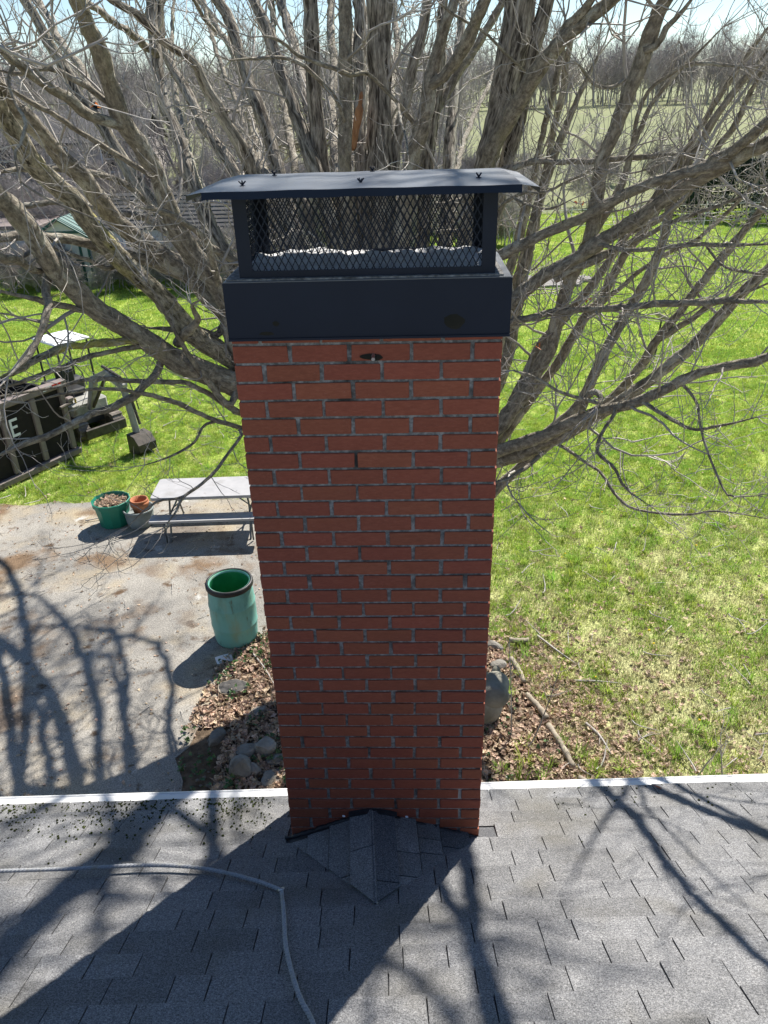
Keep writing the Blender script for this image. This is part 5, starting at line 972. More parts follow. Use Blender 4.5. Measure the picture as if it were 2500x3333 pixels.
# roll-off container
ang = math.atan2(-0.887, -0.462)
du = thing('rolloff_container', 'brown steel roll-off container with a white letter E', 'dumpster', (-6.47, 11.33, 0.0), ang)
DL, DWd, DH = 5.6, 2.3, 1.42
m = MB(); m.box((DL/2, -0.06, 0.12+DH/2), (DL-0.02, 0.03, DH-0.04)); m.build('side_panel', 'dump', du)
MB().box((DL/2, -DWd+0.06, 0.12+DH/2), (DL-0.02, 0.03, DH-0.04)).build('side_panel', 'dump', du)
MB().box((DL/2, -DWd/2, 0.16), (DL, DWd-0.2, 0.06)).build('floor_panel', 'dump', du)
MB().box((DL-0.05, -DWd/2, 0.7), (0.05, DWd-0.2, 1.3)).build('end_panel', 'dump', du)
MB().box((0.07, -DWd/2, 0.75), (0.06, DWd-0.24, 1.22)).build('tailgate', 'dump', du)
for y in (-0.055, -DWd+0.055):
    MB().bbox((DL/2, y, DH+0.08), (DL+0.04, 0.15, 0.14), 0.02).build('top_rail', 'dump_rail', du)
    MB().bbox((DL/2, y+(0.02 if y > -1 else -0.02), 0.1), (DL+0.02, 0.16, 0.13), 0.02).build('bottom_rail', 'dump_rail', du)
    for q in range(9):
        x = 0.12 + q*0.66; sg = 1 if y > -1 else -1
        MB().bbox((x, y+sg*0.02, 0.12+DH/2-0.02), (0.11, 0.1, DH-0.18), 0.012).build('rib', 'dump_rail', du)
for z, x in ((0.95, 0.0), (0.4, 0.02)): MB().bbox((x-0.02, -0.02, z+0.2), (0.16, 0.12, 0.09), 0.02).build('door_hinge', 'dump_rail', du)
MB().tube([(-0.06, -0.0, 1.08), (0.28, 0.06, 1.08)], 0.035, 8).build('latch_bar', 'rusty', du)
MB().box((0.42, 0.0235, DH+0.09), (0.2, 0.004, 0.07)).build('white_reflector', 'white_sign', du)
MB().box((0.21, 0.0235, DH+0.09), (0.2, 0.004, 0.07)).build('red_reflector', 'red_tape', du)
e = MB(); ex, ez, eh, ew = 1.24, 1.02, 0.34, 0.17          # painted E, spine towards the nose of the box
e.box((ex+ew/2-0.022, 0, ez), (0.045, 0.006, eh)); e.box((ex-0.0225, 0.0005, ez+eh/2-0.024), (ew-0.045, 0.006, 0.048)); e.box((ex-0.0225, 0.0005, ez-eh/2+0.024), (ew-0.045, 0.006, 0.048)); e.box((ex-0.012, 0.0005, ez+0.01), (ew-0.07, 0.006, 0.045))
e.v = [v + np.array([0, -0.038, 0]) for v in e.v]; e.build('painted_letter', 'white_sign', du)
# mini excavator
ea = math.atan2(-0.62, 0.78)
ex_ = thing('mini_excavator', 'small excavator with white canopy parked behind the container', 'excavator', (-6.95, 12.75, 0), ea)
for sy in (-1, 1):
    po = [(-0.62 + 0.2*math.cos(a), 0.2+0.2*math.sin(a)) for a in np.linspace(R(90), R(270), 9)] + [(0.62 + 0.2*math.cos(a), 0.2+0.2*math.sin(a)) for a in np.linspace(R(-90), R(90), 9)]
    m = MB().prism(po, sy*0.40-0.12, sy*0.40+0.12); m.v = [v[:, [0, 2, 1]] for v in m.v]; tr_ = m.build('track', 'mud_track', ex_)
    lug = MB()
    for q in range(30):
        t = q/30*(2.48+1.257); 
        if t < 1.24: p, an = (-0.62+t, 0.405), 0
        elif t < 1.868: a = R(90)-(t-1.24)/0.2; p, an = (0.62+0.205*math.cos(a), 0.2+0.205*math.sin(a)), -(R(90)-a)
        elif t < 3.108: p, an = (0.62-(t-1.868), -0.003), 0
        else: a = R(270)-(t-3.108)/0.2; p, an = (-0.62+0.205*math.cos(a), 0.2+0.205*math.sin(a)), a
        lug.box((p[0], sy*0.40, p[1]), (0.05, 0.25, 0.035), Matrix.Rotation(-an, 4, 'Y'))
    lug.build('track_lugs', 'mud_track', tr_)
    for x in (-0.6, 0.6, -0.2, 0.2):
        w = MB().lathe([(0, -0.13), (0.12 if abs(x) > 0.5 else 0.07, -0.13), (0.12 if abs(x) > 0.5 else 0.07, 0.13), (0, 0.13)], 12); w.v = [v[:, [0, 2, 1]]+np.array([x, sy*0.40, 0.2]) for v in w.v]; w.build('track_wheel', 'rusty', ex_)
MB().box((0, 0, 0.3), (0.9, 0.56, 0.16)).build('undercarriage', 'machine_dark', ex_)
MB().bbox((-0.1, 0, 0.58), (1.15, 0.86, 0.3), 0.05).build('body', 'machine', ex_)
MB().bbox((-0.5, 0, 0.85), (0.45, 0.84, 0.32), 0.06).build('engine_cover', 'machine_dark', ex_)
MB().bbox((-0.15, 0, 0.82), (0.42, 0.42, 0.14), 0.03).build('seat', 'rubber', ex_); MB().bbox((-0.34, 0, 1.05), (0.1, 0.4, 0.42), 0.03).build('backrest', 'rubber', ex_)
for sx, sy in ((-0.55, -0.34), (-0.55, 0.34), (0.27, -0.34), (0.27, 0.34)): MB().tube([(sx, sy, 0.7), (sx, sy, 1.93)], 0.022, 8).build('canopy_post', 'machine_dark', ex_)
MB().bbox((-0.14, 0, 1.95), (0.92, 0.8, 0.05), 0.02).build('canopy', 'white_sign', ex_)
MB().box((0.4, -0.26, 0.78), (0.05, 0.02, 0.1)).build('yellow_marker', 'yellow', ex_)
def beam(P, w, h, name, mat):
    m = MB()
    for a, b in zip(P, P[1:]):
        a, b = Vector(a), Vector(b); d = b-a; q = d.to_track_quat('X', 'Z').to_matrix(); m.bbox(tuple((a+b)/2), (d.length+0.04, w, h), 0.015, q)
    return m.build(name, mat, ex_)
beam([(0.5, 0.0, 0.55), (0.85, 0.0, 1.25), (1.45, 0, 1.5), (1.98, 0, 1.32)], 0.12, 0.16, 'boom', 'machine')
beam([(1.92, 0, 1.42), (2.1, 0, 0.42)], 0.1, 0.13, 'dipper_arm', 'machine')
MB().tube([(0.62, 0, 0.62), (1.3, 0, 1.36)], 0.035, 8).build('boom_cylinder', 'rusty', ex_); MB().tube([(1.3, 0, 1.62), (1.9, 0, 1.5)], 0.03, 8).build('arm_cylinder', 'rusty', ex_); MB().tube([(2.12, 0, 1.2), (2.28, 0, 0.62)], 0.028, 8).build('bucket_cylinder', 'rusty', ex_)
MB().tube(crom([(1.3, 0.06, 1.55), (1.8, 0.1, 1.62), (2.1, 0.08, 1.3), (2.25, 0.06, 0.9)], 6), 0.012, 6).build('hose', 'rubber', ex_)
bk = MB(); prof = [(2.05, 0.42), (2.28, 0.40), (2.42, 0.25), (2.42, 0.10), (2.28, 0.02), (2.02, 0.03), (2.04, 0.06), (2.26, 0.05), (2.38, 0.13), (2.38, 0.24), (2.26, 0.36), (2.05, 0.38)]
n = len(prof); v = [(x, -0.2, z) for x, z in prof] + [(x, 0.2, z) for x, z in prof]; bk.add(v, [(i, (i+1) % n, n+(i+1) % n, n+i) for i in range(n)])
for y in (-0.2, 0.188): bk.prism([(2.04, 0.41), (2.28, 0.39), (2.41, 0.25), (2.41, 0.11), (2.28, 0.03), (2.04, 0.04)], 0, 0.012); bk.v[-1] = np.stack([bk.v[-1][:, 0], bk.v[-1][:, 2]+y, bk.v[-1][:, 1]], 1)
bk.build('bucket', 'rusty', ex_)
bl = MB(); bl.bbox((0.95, 0, 0.2), (0.05, 0.95, 0.22), 0.02); bl.bbox((0.78, 0.3, 0.22), (0.34, 0.08, 0.08), 0.02); bl.bbox((0.78, -0.3, 0.22), (0.34, 0.08, 0.08), 0.02); bl.build('dozer_blade', 'rusty', ex_)

# ------------------------------------------------------------------ outbuildings
def gable(parent, x0, x1, y0, y1, z, h, axis, ov, mat, t=0.08, rows=0):
    """two roof slopes over a box; axis is the ridge direction"""
    if axis == 'x':
        ym = (y0+y1)/2
        for ya in (y0-ov, y1+ov):
            zz = z - h*ov/((y1-y0)/2); m = MB()
            m.add([(x0-ov, ya, zz), (x1+ov, ya, zz), (x1+ov, ym, z+h), (x0-ov, ym, z+h), (x0-ov, ya, zz+t), (x1+ov, ya, zz+t), (x1+ov, ym, z+h+t), (x0-ov, ym, z+h+t)],
                  [(3, 2, 1, 0), (4, 5, 6, 7), (0, 1, 5, 4), (1, 2, 6, 5), (3, 0, 4, 7)]); r_ = m.build('roof', mat, parent)
            if rows and ya < ym:
                for q in range(rows):
                    f0 = q/rows; f1 = (q+1)/rows; m = MB()
                    Y0, Y1 = ya+(ym-ya)*f0, ya+(ym-ya)*f1; Z0, Z1 = zz+(z+h-zz)*f0, zz+(z+h-zz)*f1
                    m.add([(x0-ov, Y0, Z0+t+0.002), (x1+ov, Y0, Z0+t+0.002), (x1+ov, Y1, Z1+t+0.002), (x0-ov, Y1, Z1+t+0.002), (x0-ov, Y0, Z0+t+0.04), (x1+ov, Y0, Z0+t+0.04), (x1+ov, Y1, Z1+t+0.012), (x0-ov, Y1, Z1+t+0.012)],
                          [(4, 5, 6, 7), (0, 1, 5, 4), (1, 2, 6, 5), (3, 0, 4, 7)]); m.build('shingle_course', mat, r_)
    else:
        xm = (x0+x1)/2
        for xa in (x0-ov, x1+ov):
            zz = z - h*ov/((x1-x0)/2); m = MB()
            m.add([(xa, y0-ov, zz), (xm, y0-ov, z+h), (xm, y1+ov, z+h), (xa, y1+ov, zz), (xa, y0-ov, zz+t), (xm, y0-ov, z+h+t), (xm, y1+ov, z+h+t), (xa, y1+ov, zz+t)],
                  [(3, 2, 1, 0), (4, 5, 6, 7), (0, 1, 5, 4), (1, 2, 6, 5), (2, 3, 7, 6), (3, 0, 4, 7)]); r_ = m.build('roof', mat, parent)
            if rows:
                for q in range(rows+1):
                    yy = y0-ov+(y1-y0+2*ov)*q/rows; MB().tube([(xa, yy, zz+t+0.01), (xm, yy, z+h+t+0.01)], 0.025, 5).build('roof_seam', mat, r_)
def window(parent, x, y, z, w, h, trim='white_sign'):
    f = MB()
    for c, d in (((x, y, z+h/2+0.03), (w+0.16, 0.05, 0.08)), ((x, y, z-h/2-0.03), (w+0.16, 0.05, 0.08)), ((x-w/2-0.04, y, z), (0.08, 0.05, h)), ((x+w/2+0.04, y, z), (0.08, 0.05, h)), ((x, y+0.005, z), (w, 0.03, 0.05))): f.box(c, d)
    o = f.build('window', trim, parent); MB().box((x, y+0.012, z), (w, 0.02, h)).build('pane', 'glass', o)
# white shed
ws = thing('white_shed', 'long low white shed with grey shingle roof behind the lawn', 'shed', (-9.0, 28.6, 0), R(-1))
MB().box((0, 1.5, 1.0), (5.6, 3.0, 2.0)).build('wall', 'siding_white', ws)
MB().box((0, -0.03, 1.96), (5.7, 0.05, 0.12)).build('fascia', 'white_sign', ws)
gable(ws, -2.8, 2.8, 0, 3.0, 2.0, 1.0, 'x', 0.18, 'roof_grey', 0.06, 9)
window(ws, 0.35, -0.03, 1.52, 0.42, 0.5, 'green_trim'); window(ws, -1.75, -0.03, 1.45, 0.4, 0.45)
for q in range(6): MB().box((-2.3+q*0.92, -0.012, 0.95), (0.03, 0.02, 1.85)).build('batten', 'siding_white', ws)
# cream playhouse with green trim
pl = thing('garden_playhouse', 'small cream shed with dark green trim and crossed doors', 'shed', (-13.3, 28.2, 0), R(2))
m = MB(); m.prism([(-1.0, 0), (1.0, 0), (1.0, 1.75), (0, 2.35), (-1.0, 1.75)], 0, 2.2); m.v = [np.stack([v[:, 0], v[:, 2], v[:, 1]], 1) for v in m.v]; m.build('wall', 'cream', pl)
gable(pl, -1.0, 1.0, 0, 2.2, 1.75, 0.62, 'y', 0.2, 'green_metal', 0.04, 7)
def trim(P, w, name='trim_board'):
    a, b = Vector(P[0]), Vector(P[1]); d = b-a; MB().box(tuple((a+b)/2), (d.length, 0.05, w), Matrix.Rotation(-math.atan2(d.z, d.x), 4, 'Y')).build(name, 'green_trim', pl)
for P in (((-1.2, -0.03, 1.66), (0, -0.03, 2.38)), ((1.2, -0.03, 1.66), (0, -0.03, 2.38)), ((-0.98, -0.025, 0.02), (-0.98, -0.025, 1.72)), ((0.98, -0.025, 0.02), (0.98, -0.025, 1.72)), ((-0.75, -0.026, 1.9), (0.75, -0.026, 1.9)),
          ((-0.02, -0.025, 0.05), (-0.02, -0.025, 1.7)), ((-0.66, -0.025, 0.05), (-0.66, -0.025, 1.55)), ((0.66, -0.025, 0.05), (0.66, -0.025, 1.55)), ((-0.62, -0.027, 0.85), (0.62, -0.027, 0.85)), ((-0.62, -0.0275, 0.1), (0.62, -0.0275, 0.1))): trim(P, 0.09)
for s0 in (-0.34, 0.32):
    trim(((s0-0.28, -0.029, 0.15), (s0+0.28, -0.029, 0.8)), 0.06, 'door_brace'); trim(((s0-0.28, -0.033, 0.8), (s0+0.28, -0.033, 0.15)), 0.06, 'door_brace')
# plank gate between the sheds
gt = thing('plank_gate', 'tan plank gate standing between the two sheds', 'gate', (-12.1, 28.0, 0), R(-35))
for q in range(7): MB().bbox((0.02+q*0.135, 0, 0.75), (0.125, 0.025, 1.35+0.03*(q % 2)), 0.004).build('plank', 'plank', gt)
for z in (0.35, 1.15): MB().box((0.42, 0.03, z), (0.95, 0.03, 0.09)).build('cross_rail', 'plank', gt)
# low grey garage at the frame edge
lg = thing('grey_garage', 'low grey flat-roofed garage at the left edge of the lawn', 'garage', (-17.4, 28.9, 0), R(3))
MB().box((0, 1.6, 0.98), (5.6, 3.2, 1.96)).build('wall', 'siding_white', lg); MB().bbox((0, 1.6, 2.03), (6.0, 3.6, 0.14), 0.02).build('roof', 'dump_rail', lg)
a = np.linspace(0, math.pi, 13); m = MB(); m.prism([(0.75*math.cos(t), 0.35+0.85*math.sin(t)) for t in a] + [(-0.75, 0), (0.75, 0)], -0.03, 0.02); m.v = [np.stack([v[:, 0]+0.6, v[:, 2]-0.004, v[:, 1]], 1) for v in m.v]; m.build('door_opening', 'machine_dark', lg)
# beige neighbour house
nh = thing('neighbour_house', 'two-storey house with beige siding half hidden by the trees', 'house', (-22, 46.5, 0), R(4))
MB().box((0, 3, 2.2), (13, 6, 4.4)).build('wall', 'siding_beige', nh)
for q in range(28): MB().box((0, -0.012, 0.12+q*0.15), (12.9, 0.03, 0.012)).build('clapboard_edge', 'siding_beige', nh)
gable(nh, -6.5, 6.5, 0, 6, 4.4, 1.5, 'x', 0.35, 'roof_grey', 0.1, 0)
for x in (-4.6, -1.6, 1.6, 4.6):
    for z in (1.3, 3.4): window(nh, x, -0.03, z, 0.95, 1.35)
for x in (-6.45, 6.45): MB().box((x, -0.04, 2.2), (0.16, 0.06, 4.4)).build('corner_board', 'white_sign', nh)
for q in range(9): MB().box((2.2+q*0.5, -2.0, 1.1), (0.07, 0.07, 2.2)).build('porch_post', 'white_sign', nh)
for z in (0.9, 2.2): MB().box((4.2, -2.0, z), (4.1, 0.09, 0.09)).build('porch_rail', 'white_sign', nh)
MB().box((4.2, -1.0, 2.32), (4.4, 2.2, 0.12)).build('porch_roof', 'roof_grey', nh)

# ------------------------------------------------------------------ garden bits
def rock(label, p, d, seed, group='stones in the leaf bed'):
    d = tuple(k*0.85 for k in d); o = MB().blob((0, 0, d[2]*0.35), d, 0.3, seed, 3).build('stone', 'rock', smooth=False); o.location = (p[0], p[1], 0.0); o.rotation_euler = (0, 0, seed*1.3)
    return tag(o, label, 'stone', group)
rock('pale wedge-shaped stone at the driveway edge of the leaf bed', (-2.02, 3.55), (0.17, 0.13, 0.09), 1)
rock('largest grey boulder in the leaf bed, nearest the gutter', (-1.66, 3.08), (0.19, 0.17, 0.15), 2)
rock('upright grey stone leaning in the pile beside the chimney', (-1.44, 3.36), (0.13, 0.15, 0.15), 3)
rock('greenish rounded stone in the middle of the stone pile', (-1.60, 3.33), (0.13, 0.17, 0.09), 4)
rock('small round stone tucked between the bigger boulders', (-1.50, 3.08), (0.1, 0.09, 0.09), 5)
rock('flat brown stone partly hidden by the chimney foot', (-1.33, 2.99), (0.16, 0.13, 0.07), 6)
rock('grey stone closest to the chimney in the stone pile', (-1.27, 3.24), (0.13, 0.1, 0.08), 7)
rock('half buried stone surrounded by ivy left of the chimney', (-1.62, 3.95), (0.15, 0.1, 0.06), 8)
rock('flat pale stone beside the chimney at the lawn edge', (1.17, 5.12), (0.17, 0.12, 0.07), 9)
rock('small dark stone in the leaves above the statue', (1.19, 4.72), (0.12, 0.1, 0.07), 10)
rs = np.random.default_rng(3)
psrc = [MB().blob((0, 0, 0.3), (1, 0.8, 0.6), 0.25, 30+q, 1).build('pebble', 'rock', link=False) for q in range(3)]
n = 170; P = np.stack([RNG.normal(-1.75, 0.28, n), RNG.normal(2.95, 0.35, n), np.full(n, 0.02)], 1)
scatter('pebbles', 'small pebbles scattered in the soil near the boulders', 'pebbles', P, rotz(n, 0.3), uni(n, 0.008, 0.03), psrc)
st = thing('stump_slab', 'round grey slice of tree stump lying among the leaves', 'stump', (-1.98, 4.33, 0.02))
r_ = np.random.default_rng(8); an = np.linspace(0, 6.283, 22, endpoint=False); ro = 0.165*(1+0.10*np.sin(2*an+1)+0.06*np.sin(5*an)+r_.normal(0, 0.03, 22))
MB().prism([(q*math.cos(t), 0.85*q*math.sin(t)) for q, t in zip(ro, an)], 0.0, 0.045).build('bark_ring', 'log', st)
m = MB(); V_ = [(0.0, 0.0, 0.056)]
for f_, z_ in ((0.35, 0.05), (0.65, 0.056), (0.93, 0.047)): V_ += [(q*f_*math.cos(t), 0.85*q*f_*math.sin(t), z_+r_.normal(0, 0.003)) for q, t in zip(ro, an)]
m.add(V_, [(0, 1+k, 1+(k+1) % 22) for k in range(22)] + [(1+g_*22+k, 1+(g_+1)*22+k, 1+(g_+1)*22+(k+1) % 22, 1+g_*22+(k+1) % 22) for g_ in (0, 1) for k in range(22)])
m.build('cut_face', 'stump', st, True)
pp = MB(); xs = np.linspace(-0.1, 0.1, 6); pp.add([(x, y*0.6, 0.045+0.02*math.sin(9*x+y*20)) for y in (-0.1, 0, 0.1) for x in xs*(1)], [(i, i+1, i+7, i+6) for j in (0, 1) for i in range(j*6, j*6+5)])
o = pp.build('paper_scrap', 'paper', loc=(-2.2, 4.86, 0.0)); o.rotation_euler = (0, 0, 0.5); tag(o, 'torn scrap of white paper at the driveway edge', 'paper')
# concrete garden statue beside the chimney
gs = thing('garden_statue', 'grey concrete garden ornament half hidden by the chimney', 'statue', (0.9, 3.9, 0.0), R(-20))
MB().lathe([(0, 0), (0.17, 0.0), (0.235, 0.06), (0.26, 0.16), (0.245, 0.28), (0.19, 0.42), (0.12, 0.54), (0.09, 0.6), (0, 0.63)], 28, sq=(0.95, 0.8)).build('body', 'concrete', gs, True)
MB().lathe([(0, 0.5), (0.12, 0.5), (0.135, 0.56), (0.125, 0.7), (0.14, 0.8), (0.12, 0.86), (0, 0.87)], 20, (0.03, 0.05, 0), (1, 0.85)).build('shoulder_block', 'concrete', gs, True)
for x in (-0.07, 0.13): MB().lathe([(0, -0.12), (0.06, -0.11), (0.075, 0), (0.06, 0.11), (0, 0.12)], 16).build('scroll', 'concrete', gs, True); gs.children[-1].location = (x, 0.03, 0.82); gs.children[-1].rotation_euler = (R(80), 0, 0.2)
MB().blob((0.16, -0.03, 0.62), (0.06, 0.09, 0.16), 0.1, 3, 2, False).build('side_lobe', 'concrete', gs, True)
# log edging
def log(label, P, r, nm='edging_log'):
    P = np.array(P, float); C_ = crom(P, 6); rr = r*(1+0.12*np.sin(np.arange(len(C_))*1.7)); c0 = P.mean(0)*np.array([1, 1, 0])
    o = MB().tube(C_-c0, rr, 9).build(nm, 'log', smooth=True); o.location = c0; return tag(o, label, 'log', 'log edging of the bed')
log('short weathered log at the top of the bed edging', [(1.38, 5.2, 0.05), (1.5, 5.17, 0.06), (1.62, 5.19, 0.05)], 0.035)
log('curved pale log edging the bed beside the statue', [(1.36, 4.85, 0.04), (1.42, 4.65, 0.05), (1.46, 4.42, 0.04)], 0.032)
log('weathered log continuing the edging below the statue', [(1.46, 4.2, 0.04), (1.56, 4.0, 0.05), (1.63, 3.82, 0.04)], 0.036)
log('longest pale log in the bed edging', [(1.63, 3.72, 0.04), (1.72, 3.42, 0.05), (1.79, 3.12, 0.04)], 0.032)
log('log of the edging nearest the gutter', [(1.82, 2.98, 0.04), (2.1, 2.72, 0.05), (2.4, 2.6, 0.04)], 0.03)
def stick(label, P, r, mat='twig'):
    P = np.array(P, float); C_ = crom(P, 5); c0 = P[0]*np.array([1, 1, 0]); o = MB().tube(C_-c0, np.linspace(r, r*0.4, len(C_)), 6).build('fallen_stick', mat, smooth=True); o.location = c0
    return tag(o, label, 'stick', 'fallen sticks')
stick('forked fallen stick lying on the grass right of the chimney', [(1.75, 5.3, 0.04), (1.95, 4.98, 0.05), (2.15, 4.74, 0.03)], 0.016)
stick('pale fallen stick in the thin grass further right', [(2.05, 4.45, 0.03), (2.3, 4.42, 0.05), (2.6, 4.4, 0.03)], 0.014)
stick('short fallen stick just outside the log edging', [(2.05, 3.75, 0.03), (2.15, 3.55, 0.05), (2.22, 3.3, 0.03)], 0.02)
stick('fallen stick lying across the leaf bed behind the gutter', [(1.9, 2.85, 0.03), (2.4, 2.9, 0.06), (2.9, 2.75, 0.03)], 0.013)
stick('dark fallen stick crossing the leaves left of the chimney', [(-1.85, 4.95, 0.05), (-1.65, 4.65, 0.06), (-1.45, 4.3, 0.04)], 0.012)
stick('thin pale fallen stick in front of the planters', [(-5.3, 8.45, 0.05), (-5.05, 8.55, 0.06), (-4.9, 8.7, 0.05)], 0.011)
stick('branching fallen stick on the asphalt beside the grey tub', [(-4.6, 7.85, 0.05), (-4.3, 8.05, 0.09), (-3.95, 8.3, 0.3)], 0.012)
# young shoots
def shoot(label, p, h, seed, lean=0.1):
    r = np.random.default_rng(seed); o = thing('bare_shoot', label, 'shoot', (p[0], p[1], 0), 0, 'young shoots by the bed')
    P0, R0 = grow(np.zeros((1, 3)), np.array([[lean, 0.05, 1.0]]), np.array([h]), np.array([0.009]), 10, 0.05, 0.05, r, 0.3)
    b1, d1, pr, ix, u = spawn(P0, R0, np.array([h]), 9, 0.25, (30, 60), r); P1, R1 = grow(b1, d1, r.uniform(0.1, 0.35, len(b1)), np.full(len(b1), 0.004), 5, 0.15, 0.1, r)
    v, f = tubes_np(P0, R0, 6); objof('stem', fastmesh('stem', v, f, 'twig'), o); v, f = tubes_np(P1, R1, 4); objof('twigs', fastmesh('twigs', v, f, 'twig'), o)
shoot('tall bare shoot rising in front of the statue', (1.2, 3.55), 1.25, 1, 0.02)
shoot('bare shoot leaning right across the leaf bed', (1.35, 3.4), 1.1, 2, 0.5)
shoot('bushy little shoot with yellowing twigs behind the right gutter', (3.0, 3.0), 0.7, 3, 0.2)
shoot('low bare shoot just right of the yellowing one', (3.25, 2.95), 0.55, 6, -0.2)
# metal stake in the lawn
sk = thing('garden_stake', 'dark stake with pale tip standing in the lawn', 'stake', (6.55, 17.0, 0), 0)
MB().tube([(0, 0, -0.05), (0.05, 0.02, 1.1)], 0.025, 8).build('shaft', 'machine_dark', sk); MB().tube([(-0.12, 0.0, 1.16), (0.2, 0.02, 1.0)], 0.05, 8).build('crosspiece', 'log', sk)
# leaf on the shingles
def flat_leaf(name, label, mat, pos, rot, s):
    m = MB(); m.add([(-1, 0, 0.1), (-0.3, 0.42, 0.22), (0.5, 0.35, 0.2), (1, 0, 0.05), (0.5, -0.35, 0.2), (-0.3, -0.42, 0.25), (0, 0, 0.02)], [(0, 6, 1), (1, 6, 2), (2, 6, 3), (3, 6, 4), (4, 6, 5), (5, 6, 0)])
    m.v = [v*s for v in m.v]; o = m.build(name, mat); o.location = pos; o.rotation_euler = rot; return tag(o, label, 'leaf')
p = roofp([(1.53, 0.47, 0.014)])[0]; flat_leaf('fallen_leaf', 'single red leaf lying on the shingles near the gutter', 'red_leaf', tuple(p), (-PHI, 0, -0.5), 0.026)
p = roofp([(0.67, EAVE+0.06, -0.02)])[0]; flat_leaf('fallen_leaf', 'small brown leaf on the gutter right beside the chimney', 'leaf', tuple(p), (-PHI, 0, 0.4), 0.014)
p = roofp([(-0.9, EAVE+0.055, -0.018)])[0]; flat_leaf('fallen_leaf', 'brown leaf caught on the gutter left of the chimney', 'leaf', tuple(p), (-PHI, 0, 1.4), 0.018)
p = roofp([(1.15, EAVE+0.06, -0.02)])[0]; flat_leaf('fallen_leaf', 'dark leaf on the gutter midway along the right side', 'leaf', tuple(p), (-PHI, 0, 2.0), 0.014)

# ------------------------------------------------------------------ grass, leaves, litter
def tuft(seed, nb, h, spread, w, mat):
    r = np.random.default_rng(seed); V = []; F = []
    for k in range(nb):
        a = r.uniform(0, 6.28); rr = spread*math.sqrt(r.uniform(0, 1)); b = np.array([rr*math.cos(a), rr*math.sin(a), 0]); hh = h*r.uniform(0.5, 1.1)
        ln = np.array([math.cos(a+r.normal(0, .8)), math.sin(a+r.normal(0, .8)), 0])*r.uniform(0.2, 0.9)*hh; sd_ = np.array([-ln[1], ln[0], 0]); sd_ /= np.linalg.norm(sd_)+1e-9; n0 = len(V)
        V += [b-sd_*w, b+sd_*w, b+ln*0.4+np.array([0, 0, hh*0.65])+sd_*w*0.8, b+ln*0.4+np.array([0, 0, hh*0.65])-sd_*w*0.8, b+ln+np.array([0, 0, hh*0.9])]
        F += [(n0, n0+1, n0+2, n0+3), (n0+3, n0+2, n0+4)]
    return MB().add(V, F).build('tuft', mat, link=False)
def patch(x, y, s=1.0, o=0.0):
    return (np.sin(x*1.1*s+o)*np.sin(y*0.9*s+1.3+o) + 0.6*np.sin(x*2.7*s+y*1.9*s+o) + 0.5*np.sin(x*4.1*s-y*3.3*s+2*o))/2.1
gsrc = [tuft(q, 22, 0.06, 0.075, 0.0032, 'grass') for q in range(4)]
gfar = [tuft(10+q, 20, 0.06, 0.17, 0.007, 'grass') for q in range(3)]
gdry = [tuft(20+q, 18, 0.055, 0.08, 0.0032, 'grass_dry') for q in range(3)]
gbig = [tuft(30+q, 46, 0.17, 0.075, 0.004, 'grass') for q in range(3)]
def lawn_points(n, y0, y1):
    y = RNG.uniform(y0, y1, n); x = RNG.uniform(-1, 1, n)*(0.56*(y+2.6)+1.5); P = np.stack([x, y, terrain(x, y)], 1)
    return P[~inside(P, DRIVE) & ~inside(P, BED) & ~((x > -9.4) & (x < -6.4) & (y > 9) & (y < 14) & ((x+6.47)*0.462+(y-11.33)*0.887 < 0) & (-(x+6.47)*0.887+(y-11.33)*0.462 > -0.1))]
P = lawn_points(62000, 2.4, 17.5); lush = np.clip((P[:, 1]-3.4)/7, 0.08, 1) + 0.40*patch(P[:, 0], P[:, 1]); P = P[RNG.uniform(0, 1, len(P)) < lush]
s_ = uni(len(P), 0.6, 1.35); scatter('lawn_grass', 'short bright green grass of the lawn', 'grass', P, rotz(len(P), 0.15), s_, gsrc)
P = lawn_points(60000, 17, 46); scatter('far_lawn_grass', 'green grass of the lawn further back', 'grass', P, rotz(len(P), 0.12), uni(len(P), 0.7, 1.3), gfar)
P = lawn_points(26000, 2.3, 13); k = np.clip((10.5-P[:, 1])/6, 0.12, 1) - 0.35*patch(P[:, 0], P[:, 1], 1.0, 0.0); P = P[RNG.uniform(0, 1, len(P)) < k]
scatter('dry_grass', 'thin straw-coloured grass near the house', 'grass', P, rotz(len(P), 0.3), uni(len(P), 0.6, 1.3), gdry)
P = lawn_points(900, 2.6, 11); P = P[patch(P[:, 0], P[:, 1], 1.7, 2.0) > 0.05]
scatter('grass_clumps', 'taller green grass clumps dotted over the thin lawn', 'grass', P, rotz(len(P), 0.12), uni(len(P), 0.5, 1.1), gbig)
P = np.array([(1.55, 4.95), (1.5, 4.55), (1.25, 4.25), (1.62, 4.15), (1.35, 3.45), (1.55, 3.15), (1.75, 3.45), (1.95, 3.2), (2.0, 3.05), (1.9, 3.3), (2.3, 3.1), (1.05, 3.1), (-2.6, 9.4), (-2.3, 9.45), (1.3, 3.2), (1.45, 3.0), (1.2, 2.9)]); P = np.c_[P, np.zeros(len(P))]
scatter('bed_grass_clumps', 'green grass clumps sprouting in the leaf bed', 'grass', P, rotz(len(P), 0.1), uni(len(P), 0.6, 1.15), gbig)
def leafmesh(seed, mat, lobes):
    r = np.random.default_rng(seed); n = 9; a = np.linspace(0, 6.28, n, endpoint=False); rr = 1 + lobes*np.cos(a*3)+r.normal(0, 0.12, n)
    v = [(0, 0, 0)] + [(rr[i]*math.cos(a[i])*0.8, rr[i]*math.sin(a[i])*0.6, r.normal(0.15, 0.22)) for i in range(n)]
    return MB().add(v, [(0, i+1, (i+1) % n+1) for i in range(n)]).build('leaf', mat, link=False)
